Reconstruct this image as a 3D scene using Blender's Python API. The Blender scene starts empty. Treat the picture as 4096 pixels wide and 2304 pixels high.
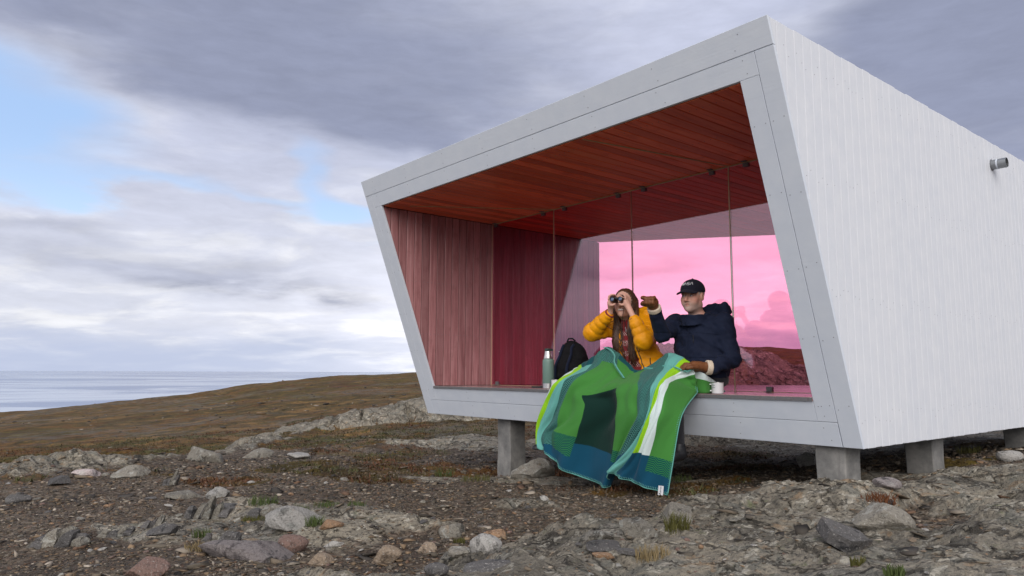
import bpy, bmesh, math, random
import numpy as np
from mathutils import Vector, Matrix
R = math.radians
rng = np.random.default_rng(7)
random.seed(7)
SC = bpy.context.scene
COL = SC.collection

# ------------------------------------------------------------------ camera
EYE = np.array([2.099, -4.4945, 0.4557])
FWD = np.array([-0.7659195, 0.63261253, 0.114755])
RGT = np.array([0.63714335, 0.77073651, 0.00368565])
UPV = np.array([0.08611428, -0.0759383, 0.99338699])
cam_d = bpy.data.cameras.new('camera')
cam = bpy.data.objects.new('camera', cam_d)
COL.objects.link(cam)
cam_d.sensor_width = 36.0
cam_d.lens = 25.571
cam_d.clip_start = 0.05
cam_d.clip_end = 120000
cam.matrix_world = Matrix(((RGT[0], UPV[0], -FWD[0], EYE[0]), (RGT[1], UPV[1], -FWD[1], EYE[1]),
                           (RGT[2], UPV[2], -FWD[2], EYE[2]), (0, 0, 0, 1)))
SC.camera = cam

# ------------------------------------------------------------------ node helpers
class NT:
    """small helper to write node trees"""
    def __init__(s, tree): s.t = tree; s.n = tree.nodes; s.l = tree.links
    def node(s, kind, **kw):
        n = s.n.new(kind)
        for k, v in kw.items(): setattr(n, k, v)
        return n
    def put(s, sock, v):
        if isinstance(v, bpy.types.NodeSocket): s.l.new(v, sock)
        elif v is not None:
            if sock.type == 'RGBA' and len(v) == 3: v = (*v, 1)
            sock.default_value = v
    def math(s, op, a, b=None, c=None, clamp=False):
        n = s.node('ShaderNodeMath', operation=op, use_clamp=clamp)
        for i, v in enumerate((a, b, c)):
            if v is not None: s.put(n.inputs[i], v)
        return n.outputs[0]
    def vmath(s, op, a, b=None):
        n = s.node('ShaderNodeVectorMath', operation=op)
        s.put(n.inputs[0], a)
        if b is not None: s.put(n.inputs[3 if op == 'SCALE' else 1], b)
        return n.outputs['Value' if op in ('DOT_PRODUCT', 'LENGTH') else 'Vector']
    def mix(s, f, a, b, blend='MIX'):
        n = s.node('ShaderNodeMix', data_type='RGBA', blend_type=blend)
        s.put(n.inputs[0], f); s.put(n.inputs[6], a); s.put(n.inputs[7], b)
        return n.outputs[2]
    def noise(s, vec, scale, detail=4, rough=0.55, dist=0.0):
        n = s.node('ShaderNodeTexNoise')
        if vec is not None: s.put(n.inputs['Vector'], vec)
        n.inputs['Scale'].default_value = scale; n.inputs['Detail'].default_value = detail
        n.inputs['Roughness'].default_value = rough; n.inputs['Distortion'].default_value = dist
        return n.outputs['Fac']
    def voro(s, vec, scale, out='Distance', feature='F1', rand=1.0):
        n = s.node('ShaderNodeTexVoronoi', feature=feature)
        if vec is not None: s.put(n.inputs['Vector'], vec)
        n.inputs['Scale'].default_value = scale; n.inputs['Randomness'].default_value = rand
        return n.outputs[out]
    def ramp(s, fac, stops, interp='LINEAR'):
        n = s.node('ShaderNodeValToRGB'); cr = n.color_ramp; cr.interpolation = interp
        while len(cr.elements) > 1: cr.elements.remove(cr.elements[-1])
        for i, (p, c) in enumerate(stops):
            e = cr.elements[0] if i == 0 else cr.elements.new(p)
            e.position = p
            if not hasattr(c, '__len__'): c = (c, c, c)
            e.color = (*c[:3], 1)
        s.put(n.inputs[0], fac)
        return n.outputs[0]
    def step(s, x, lo, hi):
        n = s.node('ShaderNodeMapRange', interpolation_type='SMOOTHSTEP')
        s.put(n.inputs[0], x); s.put(n.inputs[1], lo); s.put(n.inputs[2], hi)
        return n.outputs[0]
    def comb(s, x, y, z):
        n = s.node('ShaderNodeCombineXYZ')
        for i, v in enumerate((x, y, z)): s.put(n.inputs[i], v)
        return n.outputs[0]
    def sep(s, v):
        n = s.node('ShaderNodeSeparateXYZ'); s.put(n.inputs[0], v); return n.outputs
    def bump(s, h, strength=0.5, dist=0.01, normal=None):
        n = s.node('ShaderNodeBump'); n.inputs['Strength'].default_value = strength
        n.inputs['Distance'].default_value = dist; s.put(n.inputs['Height'], h)
        if normal is not None: s.put(n.inputs['Normal'], normal)
        return n.outputs[0]
    def scaled(s, vec, sc):
        return s.vmath('MULTIPLY', vec, sc)
    def coord(s, which='Object'): return s.node('ShaderNodeTexCoord').outputs[which]
    def rand(s): return s.node('ShaderNodeObjectInfo').outputs['Random']
    def attr(s, name, out='Color'):
        n = s.node('ShaderNodeAttribute', attribute_name=name); return n.outputs[out]

def material(name, build):
    m = bpy.data.materials.new(name); m.use_nodes = True
    t = NT(m.node_tree)
    bs = m.node_tree.nodes['Principled BSDF']
    build(t, bs)
    return m
def setp(t, bs, **kw):
    names = dict(color='Base Color', rough='Roughness', metal='Metallic', spec='Specular IOR Level', normal='Normal', coat='Coat Weight',
                 sheen='Sheen Weight', sss='Subsurface Weight', trans='Transmission Weight', ior='IOR', alpha='Alpha')
    for k, v in kw.items(): t.put(bs.inputs[names[k]], v)

# ------------------------------------------------------------------ sky, sun, exposure
SUN_DIR = Vector((0.62, -0.58, 0.53)).normalized()     # towards the sun, behind the cloud to the right
world = bpy.data.worlds.new('World'); SC.world = world; world.use_nodes = True
def build_sky():
    t = NT(world.node_tree); bg = t.n['Background']
    sky = t.node('ShaderNodeTexSky', sky_type='NISHITA', sun_disc=False)
    sky.sun_elevation = math.asin(SUN_DIR.z); sky.sun_rotation = math.atan2(SUN_DIR.x, SUN_DIR.y)
    sky.air_density = 1.0; sky.dust_density = 0.6; sky.ozone_density = 1.6
    d = t.vmath('NORMALIZE', t.coord('Generated'))
    fh = t.vmath('DOT_PRODUCT', d, (-0.7710, 0.6368, 0)); rh = t.vmath('DOT_PRODUCT', d, (0.6368, 0.7710, 0))
    u = t.math('ARCTAN2', rh, fh)
    z = t.sep(d)[2]
    v = t.math('ARCSINE', z)
    # layered cloud space: stretched towards the horizon
    zz = t.math('ADD', t.math('MAXIMUM', z, 0.0), 0.16)
    xy = t.comb(t.math('DIVIDE', rh, zz), t.math('DIVIDE', fh, zz), 0.0)
    q = t.comb(u, t.math('MULTIPLY', v, 2.6), 0.3)
    nbig = t.noise(t.scaled(q, (1.0, 1.0, 1)), 2.2, 4, 0.48, 0.2)
    nmid = t.noise(t.scaled(q, (1.0, 1.35, 1)), 4.4, 6, 0.5, 0.25)
    nfine = t.noise(t.scaled(xy, (0.75, 0.9, 1)), 2.4, 8, 0.56, 0.3)
    def c0(n, k): return t.math('MULTIPLY', t.math('SUBTRACT', n, 0.5), k)
    uw = t.math('ADD', u, c0(nbig, 0.45)); vw = t.math('ADD', v, t.math('ADD', c0(nmid, 0.12), c0(nfine, 0.055)))
    def lobe(u0, v0, su, sv, tilt=0.0):
        a = t.math('SUBTRACT', uw, u0); b = t.math('SUBTRACT', vw, v0)
        if tilt: b = t.math('SUBTRACT', b, t.math('MULTIPLY', a, tilt))
        a = t.math('DIVIDE', a, su); b = t.math('DIVIDE', b, sv)
        return t.math('EXPONENT', t.math('MULTIPLY', t.math('ADD', t.math('MULTIPLY', a, a), t.math('MULTIPLY', b, b)), -1.0))
    def add(*x):
        r = x[0]
        for k in x[1:]: r = t.math('ADD', r, k)
        return r
    def mul(a, b): return t.math('MULTIPLY', a, b)
    # high dark deck with a lower edge that comes down to the right of the middle
    edge = add(t.math('MULTIPLY', u, -0.11), 0.25)
    deck = t.step(t.math('SUBTRACT', vw, edge), -0.035, 0.085)
    dark = mul(deck, add(0.66, mul(lobe(-0.17, 0.36, 0.33, 0.15, -0.15), 0.28), mul(lobe(0.64, 0.36, 0.17, 0.2, -0.3), 0.45),
                         mul(lobe(-0.70, 0.54, 0.3, 0.12), 0.22), mul(lobe(0.22, 0.50, 0.20, 0.26), -0.70), c0(nbig, 0.9), c0(nmid, 1.1), c0(nfine, 0.55)))
    low = add(mul(lobe(-0.40, 0.118, 0.34, 0.026, -0.06), 0.78), mul(lobe(-0.60, 0.168, 0.09, 0.014), 0.55), mul(lobe(-0.15, 0.19, 0.25, 0.03), 0.16),
              mul(lobe(-0.42, 0.235, 0.2, 0.05, -0.25), 0.22), mul(lobe(0.24, 0.135, 0.14, 0.018, .05), 0.55), mul(lobe(0.36, 0.07, 0.10, 0.016), 0.5), mul(lobe(0.17, 0.075, 0.09, 0.012), 0.45), mul(lobe(0.14, 0.20, 0.12, 0.02), .3), mul(lobe(0.75, 0.10, 0.2, 0.03), 0.3), mul(lobe(1.9, 0.13, 0.6, 0.03), 0.5), mul(lobe(-1.8, 0.15, 0.7, 0.03), 0.55))
    streak = mul(t.math('SUBTRACT', 1.0, t.step(v, 0.10, 0.32)), c0(nmid, 0.9))
    away = t.step(t.math('ABSOLUTE', u), 0.95, 1.7)
    dark = mul(dark, t.math('SUBTRACT', 1.0, mul(away, 0.8)))
    D = t.math('ADD', add(dark, mul(low, add(0.66, c0(nfine, 1.9)))), streak, clamp=True)
    light = t.mix(t.step(v, 0.02, 0.34), (0.575, 0.582, 0.61), (0.465, 0.482, 0.56))
    bright = t.math('MULTIPLY', t.math('ADD', t.math('MULTIPLY', lobe(-0.05, 0.06, 0.3, 0.10), .55), t.math('MULTIPLY', lobe(0.30, 0.10, 0.20, 0.10), 1.1)), 1.0, clamp=True)
    light = t.mix(bright, light, (1.0, 0.98, 0.99))
    puff = t.math('SUBTRACT', nfine, 0.5)
    light = t.mix(t.step(puff, -0.05, 0.16), t.mix(1.0, light, (0.80, 0.82, 0.89), 'MULTIPLY'), light)
    cloud = t.mix(t.step(D, 0.0, 1.0), light, (0.205, 0.225, 0.305))
    # blue gaps
    gap = add(mul(lobe(-0.66, 0.285, 0.19, 0.085, -0.15), 1.25), mul(lobe(-0.24, 0.262, 0.05, 0.05, -0.5), 0.85), mul(lobe(-0.16, 0.20, 0.16, 0.022), 0.75),
              mul(lobe(-0.42, 0.215, 0.2, 0.02), 0.6), mul(lobe(2.6, 0.5, 0.5, 0.2), 0.8), mul(lobe(-2.2, 0.7, 0.5, 0.2), 0.7))
    light = t.mix(away, light, (0.74, 0.745, 0.79))
    cloud = t.mix(t.step(D, 0.0, 1.0), light, (0.195, 0.215, 0.298))
    G = t.step(add(mul(gap, add(1.0, c0(nfine, 1.2), c0(nmid, 0.8))), 0.0), 0.34, 1.05)
    blue = t.mix(1.0, sky.outputs[0], (0.92, 1.0, 1.0), 'MULTIPLY')
    hz = t.step(v, 0.05, 0.30)
    blue = t.mix(hz, t.mix(0.75, blue, (5.4, 6.3, 7.8)), t.mix(0.8, blue, (3.0, 4.2, 6.4)))
    nf2 = t.noise(t.scaled(q, (1.0, 1.5, 1)), 15, 7, 0.62, 0.3)
    k2 = t.math('ADD', 1.0, t.math('ADD', c0(nf2, 0.34), c0(nmid, 0.22))); cloud = t.mix(1.0, cloud, t.comb(k2, k2, k2), 'MULTIPLY')
    cl10 = t.mix(1.0, cloud, (10, 10, 10), 'MULTIPLY')
    c = t.mix(G, cl10, blue)
    # blue grey band along the sea horizon, ending in a bright patch behind the hut
    band = mul(t.math('SUBTRACT', 1.0, t.step(vw, 0.008, 0.075)), t.math('SUBTRACT', 1.0, mul(lobe(-0.02, 0.03, 0.24, 0.12), 0.85)))
    c = t.mix(mul(band, 0.85), c, (3.3, 3.75, 5.0))
    t.put(bg.inputs['Color'], c)
    bg.inputs['Strength'].default_value = 0.1
build_sky()
sun_d = bpy.data.lights.new('sun', 'SUN'); sun_d.energy = 1.4; sun_d.angle = R(48); sun_d.color = (1.0, 0.95, 0.89)
sun = bpy.data.objects.new('sun', sun_d); COL.objects.link(sun)
sun.rotation_euler = SUN_DIR.to_track_quat('Z', 'Y').to_euler()
SC.view_settings.view_transform = 'Standard'; SC.view_settings.look = 'None'
SC.view_settings.exposure = 0.64; SC.view_settings.gamma = 1.0; SC.view_settings.use_curve_mapping = False
SC.render.engine = 'CYCLES'
SC.cycles.max_bounces = 12; SC.cycles.transparent_max_bounces = 16; SC.cycles.diffuse_bounces = 7
SC.cycles.use_denoising = True

# ------------------------------------------------------------------ object helpers
def tag(o, label=None, cat=None, group=None, kind=None):
    if label: o['label'] = label
    if cat: o['category'] = cat
    if group: o['group'] = group
    if kind: o['kind'] = kind
    return o
def empty(name, loc=(0, 0, 0), parent=None):
    o = bpy.data.objects.new(name, None); COL.objects.link(o); o.location = loc
    o.empty_display_size = 0.1
    if parent is not None: o.parent = parent
    return o
def mesh_obj(name, verts, faces, mat=None, parent=None, smooth=False, loc=None):
    me = bpy.data.meshes.new(name)
    if isinstance(verts, np.ndarray) and isinstance(faces, np.ndarray):
        n, k = faces.shape
        me.vertices.add(len(verts)); me.vertices.foreach_set('co', np.ascontiguousarray(verts, np.float32).ravel())
        me.loops.add(n * k); me.loops.foreach_set('vertex_index', np.ascontiguousarray(faces, np.int32).ravel())
        me.polygons.add(n); me.polygons.foreach_set('loop_start', np.arange(0, n * k, k, dtype=np.int32))
        me.update(calc_edges=True)
    else:
        me.from_pydata([tuple(map(float, v)) for v in verts], [], [tuple(int(i) for i in f) for f in faces])
    if smooth: me.polygons.foreach_set('use_smooth', np.ones(len(me.polygons), bool))
    me.update()
    o = bpy.data.objects.new(name, me); COL.objects.link(o)
    if mat is not None:
        for m in (mat if isinstance(mat, (list, tuple)) else [mat]): me.materials.append(m)
    if parent is not None: o.parent = parent
    if loc is not None: o.location = loc
    return o
class MB:
    """collects pieces, links them as ONE mesh object"""
    def __init__(s): s.v = []; s.f = []
    def add(s, verts, faces):
        b = len(s.v); s.v += [tuple(map(float, x)) for x in verts]; s.f += [tuple(i + b for i in f) for f in faces]; return s
    def box(s, lo, hi):
        x0, y0, z0 = lo; x1, y1, z1 = hi
        return s.add([(x0, y0, z0), (x1, y0, z0), (x1, y1, z0), (x0, y1, z0), (x0, y0, z1), (x1, y0, z1), (x1, y1, z1), (x0, y1, z1)],
                     [(0, 3, 2, 1), (4, 5, 6, 7), (0, 1, 5, 4), (1, 2, 6, 5), (2, 3, 7, 6), (3, 0, 4, 7)])
    def lathe(s, prof, c, n=32, cap=True, axis=None):
        """prof: (radius, height) list, around z through c; axis: 3x3 matrix"""
        vs = []; fs = []
        for r_, h in prof:
            for k in range(n):
                a = 2 * math.pi * k / n; p = np.array((r_ * math.cos(a), r_ * math.sin(a), h))
                if axis is not None: p = axis @ p
                vs.append(p + np.array(c))
        for i in range(len(prof) - 1):
            for k in range(n):
                k2 = (k + 1) % n; fs.append((i * n + k, i * n + k2, (i + 1) * n + k2, (i + 1) * n + k))
        if cap:
            fs.append(tuple(range(n - 1, -1, -1))); fs.append(tuple((len(prof) - 1) * n + k for k in range(n)))
        return s.add(vs, fs)
    def tube(s, pts, r, n=8, closed=False):
        pts = [np.array(p, float) for p in pts]; m = len(pts); rs = r if hasattr(r, '__len__') else [r] * m
        vs = []; fs = []; up = None
        for i, p in enumerate(pts):
            t_ = pts[min(i + 1, m - 1)] - pts[max(i - 1, 0)]; t_ = t_ / (np.linalg.norm(t_) + 1e-12)
            if up is None: up = np.array((0, 0, 1.0)) if abs(t_[2]) < .9 else np.array((1.0, 0, 0))
            a = np.cross(t_, up); a /= np.linalg.norm(a) + 1e-12; b = np.cross(a, t_); up = b
            for k in range(n):
                w = 2 * math.pi * k / n; vs.append(p + rs[i] * (a * math.cos(w) + b * math.sin(w)))
        for i in range(m - 1):
            for k in range(n):
                k2 = (k + 1) % n; fs.append((i * n + k, i * n + k2, (i + 1) * n + k2, (i + 1) * n + k))
        fs.append(tuple(range(n - 1, -1, -1))); fs.append(tuple((m - 1) * n + k for k in range(n)))
        return s.add(vs, fs)
    def build(s, name, mat, parent=None, smooth=False):
        o = mesh_obj(name, s.v, s.f, mat, parent, smooth)
        if smooth == 'auto':
            o.data.polygons.foreach_set('use_smooth', np.ones(len(o.data.polygons), bool)); o.data.set_sharp_from_angle(angle=R(40))
        return o
def inset(poly, c):
    """inset a convex 2D polygon by c"""
    P = np.array(poly, float); n = len(P)
    area = 0.5 * sum(P[i][0] * P[(i + 1) % n][1] - P[(i + 1) % n][0] * P[i][1] for i in range(n))
    sgn = 1 if area > 0 else -1
    out = []
    lines = []
    for i in range(n):
        a, b = P[i], P[(i + 1) % n]; d = (b - a) / (np.linalg.norm(b - a) + 1e-12); nn = np.array((-d[1], d[0])) * sgn
        lines.append((a + nn * c, d))
    for i in range(n):
        (p, d), (q, e) = lines[i - 1], lines[i]
        den = d[0] * e[1] - d[1] * e[0]
        if abs(den) < 1e-9: out.append(q); continue
        t_ = ((q[0] - p[0]) * e[1] - (q[1] - p[1]) * e[0]) / den; out.append(p + d * t_)
    return np.array(out)
def clip(poly, nx, ny, c):
    """keep the part with nx*x+ny*y >= c"""
    out = []; n = len(poly)
    for i in range(n):
        a = poly[i]; b = poly[(i + 1) % n]; da = nx * a[0] + ny * a[1] - c; db = nx * b[0] + ny * b[1] - c
        if da >= 0: out.append(a)
        if da * db < 0: k = da / (da - db); out.append((a[0] + k * (b[0] - a[0]), a[1] + k * (b[1] - a[1])))
    return out
def board(poly, fmap, th, ch=0.003):
    """a board: 2D polygon, fmap(x, y, depth) -> 3D, outer face at depth 0 with a small chamfer, back face at depth th"""
    n = len(poly); I = inset(poly, ch)
    vs = [fmap(x, y, 0.0) for x, y in I] + [fmap(x, y, ch) for x, y in poly] + [fmap(x, y, th) for x, y in poly]
    fs = [tuple(range(n)), tuple(range(3 * n - 1, 2 * n - 1, -1))]
    for k in range(2):
        for i in range(n):
            j = (i + 1) % n; fs.append((k * n + i, (k + 1) * n + i, (k + 1) * n + j, k * n + j))
    # make the face order point outwards
    p = [np.array(v, float) for v in vs]
    cen = sum(p) / len(p); f0 = fs[0]; nrm = np.cross(p[f0[1]] - p[f0[0]], p[f0[2]] - p[f0[0]])
    if np.dot(nrm, p[f0[0]] - cen) < 0: fs = [tuple(reversed(f)) for f in fs]
    return vs, fs
# ------------------------------------------------------------------ terrain
def hash2(ix, iy, seed):
    h = (ix.astype(np.int64) * 374761393 + iy.astype(np.int64) * 668265263 + seed * 974711) & 0x7fffffff
    h = ((h ^ (h >> 13)) * 1274126177) & 0x7fffffff
    return ((h ^ (h >> 16)) & 0xffff) / 65535.0
def vnoise(x, y, seed=0):
    ix = np.floor(x); iy = np.floor(y); fx = x - ix; fy = y - iy
    fx = fx * fx * fx * (fx * (fx * 6 - 15) + 10); fy = fy * fy * fy * (fy * (fy * 6 - 15) + 10)
    a = hash2(ix, iy, seed); b = hash2(ix + 1, iy, seed); c = hash2(ix, iy + 1, seed); d = hash2(ix + 1, iy + 1, seed)
    return (a + (b - a) * fx) * (1 - fy) + (c + (d - c) * fx) * fy - 0.5
def fbm(x, y, oct=4, seed=0, gain=0.5):
    s = 0; a = 1.0
    for k in range(oct):
        s = s + a * vnoise(x * 2 ** k + 17.3 * k, y * 2 ** k - 9.1 * k, seed + k); a *= gain
    return s
def ridged(x, y, oct=4, seed=0, gain=0.55):
    s = 0; a = 1.0
    for k in range(oct):
        s = s + a * (1 - 4 * np.abs(vnoise(x * 2 ** k + 3.7 * k, y * 2 ** k + 8.9 * k, seed + k))); a *= gain
    return s
def sstep(x, a, b):
    t = np.clip((x - a) / (b - a), 0, 1); return t * t * (3 - 2 * t)

TP = np.array([(-.15, .1, -.28), (-3.5, .1, -.56), (-.1, 1.3, -.27), (-.1, 2.85, -.19), (-6.268, -3.753, -0.514), (-6.909, -2.624, -0.551), (-8.091, -0.915, -0.66), (-12.239, 2.606, -0.857), (-12.452, 4.296, -0.68), (-12.69, 5.767, -0.646), (-9.101, 1.057, -0.737), (-9.067, 2.163, -0.718), (-8.298, 3.309, -0.684), (-1.7, -4.129, -0.4), (-0.93, -3.408, -0.36), (-0.157, -2.626, -0.33), (0.313, -2.219, -0.3), (0.853, -2.321, -0.17), (1.151, -2.188, -0.13), (1.366, -1.981, -0.12), (-0.281, -1.55, -0.34), (-0.411, -0.4, -0.27), (0.327, 0.774, -0.22), (-3.825, -3.951, -0.5), (-2.651, -2.808, -0.46), (-1.546, -1.753, -0.42), (-1.058, -0.858, -0.38), (-2, 3, -0.48), (1.5, 4, -0.15), (3, 3, -0.1), (3, -1, -0.12), (-2, 8, -0.35), (2, 8, 0.15), (4, -5, -0.3), (2, -6, -0.35), (-2, -7, -0.6), (0, 14, 0.1), (8, 4, 0.0)])
def _tps():
    n = len(TP); d = np.linalg.norm(TP[:, None, :2] - TP[None, :, :2], axis=2); K = np.where(d > 0, d * d * np.log(d + 1e-12), 0)
    A = np.zeros((n + 3, n + 3)); A[:n, :n] = K + np.eye(n) * .3; A[:n, n] = 1; A[:n, n + 1:] = TP[:, :2]; A[n:, :n] = A[:n, n:].T
    b = np.zeros(n + 3); b[:n] = TP[:, 2]; return np.linalg.solve(A, b)
TW = _tps()
def tps(x, y):
    out = np.full(x.shape, TW[-3]) + x * TW[-2] + y * TW[-1]
    for i in range(len(TP)):
        d2 = (x - TP[i, 0]) ** 2 + (y - TP[i, 1]) ** 2; out += TW[i] * 0.5 * d2 * np.log(d2 + 1e-12)
    return out
FH = np.array([-0.7710, 0.6368]); RH = np.array([0.6368, 0.7710])
def terrain(x, y):
    """height and surface masks (rock, vegetation, tone) at world x, y"""
    x = np.asarray(x, float); y = np.asarray(y, float)
    dx = x - EYE[0]; dy = y - EYE[1]; r = np.hypot(dx, dy)
    phi = np.arctan2(dx * RH[0] + dy * RH[1], dx * FH[0] + dy * FH[1])      # bearing from the clearing's edge
    rc = np.minimum(r, 19.0); k = rc / np.maximum(r, 1e-6)
    near = tps(EYE[0] + dx * k, EYE[1] + dy * k)
    # ---- far slope and hill
    esil = np.interp(phi, [-3.2, -1.6, -0.9, -0.61, -0.49, -0.357, -0.233, -0.13, 0.0, 0.195, 0.335, 0.39, 0.61, 1.2, 3.2],
                     [.05, .06, .055, .0465, .0370, .0230, .0085, .0035, .001, -.030, -.031, -.026, -.02, 0.0, .05])
    rs = 170 + 25 * np.sin(phi * 5)
    zA = np.interp(phi, [-3.2, -0.7, -0.4, -0.25, -0.1, 0.3, 0.8, 3.2], [-1.4, -1.4, -1.35, -1.3, -1.05, -.45, -.2, -1.4])
    zS = EYE[2] - rs * esil
    t = (r - 14) / (rs - 14)
    far = zA + (zS - zA) * np.clip(t, -1, 1) + np.where(t > 1, -(r - rs) * 0.16, 0)
    far = far + fbm(x * .045, y * .045, 4, 5) * np.clip((r - 14) * .012, 0, 1.1) + fbm(x * .3, y * .3, 4, 6) * .16 * sstep(r, 14, 30)
    far = np.maximum(far, -75)
    c0 = np.interp(phi, [-3.2, -0.61, -0.49, -0.36, -0.25, 0.2, 3.2], [8.6, 8.6, 9.4, 11.2, 18.3, 18.3, 9])
    c0 = c0 + fbm(phi * 14, phi * 0 + 3, 3, 9) * .5
    w = sstep(r, c0, c0 + np.where(phi < -.3, 5.5, 14))
    h = near * (1 - w) + far * w
    # ---- rock masks
    wx = x + fbm(x * 1.3, y * 1.3, 4, 21) * .45; wy = y + fbm(x * 1.3 + 40, y * 1.3, 4, 22) * .45
    out = sstep(wx, -.52, -.40) * (1 - sstep(wy, 1.05, 1.5)) * sstep(r, .8, 1.4) * (1 - sstep(wx, 3.5, 5))
    gap = sstep(fbm(x * 1.1 + 7, y * 1.1 + 2, 3, 33), .08, .2) * (1 - sstep(np.hypot(wx + .1, wy - .1), .5, .8))
    pocket = np.exp(-(((wx - .78) / .33) ** 2 + ((wy + .75) / .5) ** 2))
    out = out * (1 - np.clip(gap * .7 + sstep(pocket, .3, .7), 0, 1))
    # strata ledges: long broken ribs that run away from the viewer
    sx = x * .94 + y * .34; sy = -x * .34 + y * .94
    rib = ridged(sx * .55, sy * 2.2, 4, 41)
    ribm = sstep(fbm(sx * .35, sy * .9, 3, 44) + .05 * np.sin(sy * 3), .10, .30) * sstep(r, 3.2, 4.2) * (1 - sstep(r, 12, 14))
    crest = np.exp(-((r - c0 + .35) / .75) ** 2) * (phi < -.2) * sstep(fbm(x * .9, y * .9, 3, 47), -.18, .12)
    slab = np.exp(-(((sx + 2.6) / 1.9) ** 2 + ((sy - .75) / .33) ** 2))
    rock = np.clip(out + ribm * .8 + crest + sstep(slab, .35, .7), 0, 1)
    strat = ridged(sx * .9, sy * 4.5, 4, 51)
    gx = x * .94 - y * .12; gy = x * .12 + y * .94
    grv = ridged(gx * .7 + fbm(x * 2, y * 2, 3, 65) * .3, gy * 3.4 + fbm(x * 1.5, y * 1.5, 3, 66) * .8, 5, 64, .6)
    blk = np.floor(gy * 1.7 + fbm(x * .8, y * .8, 3, 67) * 1.6); stepb = (hash2(blk, np.floor(gx * .9 + blk * .37), 5) - .5)
    pil = np.minimum(np.minimum(np.hypot(x + .24, y - .16), np.hypot(x + .2, y - 1.4)), np.hypot(x + .2, y - 2.9)); pk = .15 + .85 * sstep(pil, .18, .75)
    h = h + out * pk * (.035 + .055 * ridged(x * 1.3, y * 1.3, 4, 61) * .5 + .030 * grv + .035 * stepb)
    h = h + ribm * (np.clip(rib, -.3, 1.6) * .05) + crest * (.03 + .03 * strat + .045 * ridged(x * 2.6, y * 2.6, 4, 63, .6)) + sstep(slab, .2, .9) * .03
    h = h - .05 * sstep(pocket, .2, .8)
    # ---- the whaleback ridge
    zt = EYE[2] + 17.6 * np.interp(phi, [-.46, -.42, -.37, -.353, -.305, -.24, -.194, -.152, -.122, -.05, .02, .1],
                                   [-.142, -.113, -.098, -.087, -.077, -.0625, -.049, -.0425, -.036, -.032, -.040, -.07])
    zt = zt + fbm(phi * 22, phi * 0, 3, 71) * .08 + fbm(x * 1.4, y * 1.4, 4, 72) * .05
    cr = np.zeros_like(phi)
    for pc, wd in ((-.151, .0030), (-.229, .0026), (-.346, .0028), (-.30, .0016), (-.19, .0014), (-.262, .0015)):
        pw = phi + (r - 17) * .012 + fbm(x * 1.4, y * 1.4, 4, 73) * .03
        cr = np.maximum(cr, np.exp(-((pw - pc) / wd) ** 2))
    zt = zt - cr * .26
    tt = np.where(r < 17.6, (17.6 - r) / 1.6, (r - 17.6) / 3.2)
    prof = zt - (1 - np.sqrt(np.clip(1 - tt ** 2, 0, 1))) * 1.3
    rid = (prof > h) & (tt < 1)
    ridm = sstep(prof - h, .0, .06) * (tt < 1)
    h = np.where(rid, prof + (.026 * ridged(x * 1.8, y * 1.8, 5, 75, .6) + .05 * (hash2(np.floor(x * 1.1 + y * .5 + fbm(x, y, 3, 76) * 1.4), np.floor(prof * 7 + fbm(x * 1.3, y * 1.3, 3, 77) * 2), 9) - .5)) * ridm - .03 * ridm, h)
    # ---- boulder mound behind the hut
    pm = (phi - .275) / .12
    top = EYE[2] + 13.5 * np.interp(phi, [.12, .17, .2, .25, .30, .335, .36, .385, .41], [-.012, .018, .027, .026, .023, .021, .006, .002, -.03])
    mt = np.clip((13.5 - r) / 2.6, 0, 1) ** 2 + np.clip((r - 13.5) / 3.5, 0, 1) ** 2
    bould = .22 * ridged(x * 1.2, y * 1.2, 4, 81) * .5
    mp = top - mt * 1.6 + bould
    mm = sstep(phi, .1, .16) * (1 - sstep(phi, .40, .43))
    md = (mp > h) & (mt < 1) & (mm > 0)
    h = np.where(md, h + (mp - h) * mm, h)
    rock = np.maximum(rock, np.maximum(ridm, md * .8 * mm))
    # ---- vegetation
    veg = sstep(r, c0 + .3, c0 + 1.2) * (phi < -.30) + sstep(r, 11.6 + phi * 2, 12.8 + phi * 2) * (phi >= -.30)
    mos = sstep(fbm(x * .9 + 5, y * .9, 4, 91), .17, .33) * .85 * sstep(r, 3.5, 6)
    veg = np.clip(np.maximum(veg, mos), 0, 1) * (1 - rock * .92)
    # ---- small relief everywhere close by
    nf = 1 - sstep(r, 25, 60)
    h = h + nf * (fbm(x * 1.1, y * 1.1, 4, 101) * .06 + fbm(x * 7, y * 7, 3, 103) * .016 * (1 - .5 * veg)) + veg * nf * np.abs(fbm(x * 3.3, y * 3.3, 4, 105)) * .06
    tone = np.clip(.5 + fbm(x * .5, y * .5, 4, 111), 0, 1)
    return h, rock, veg, tone
def ground_z(x, y): return terrain(np.array([x]), np.array([y]))[0][0]

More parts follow.
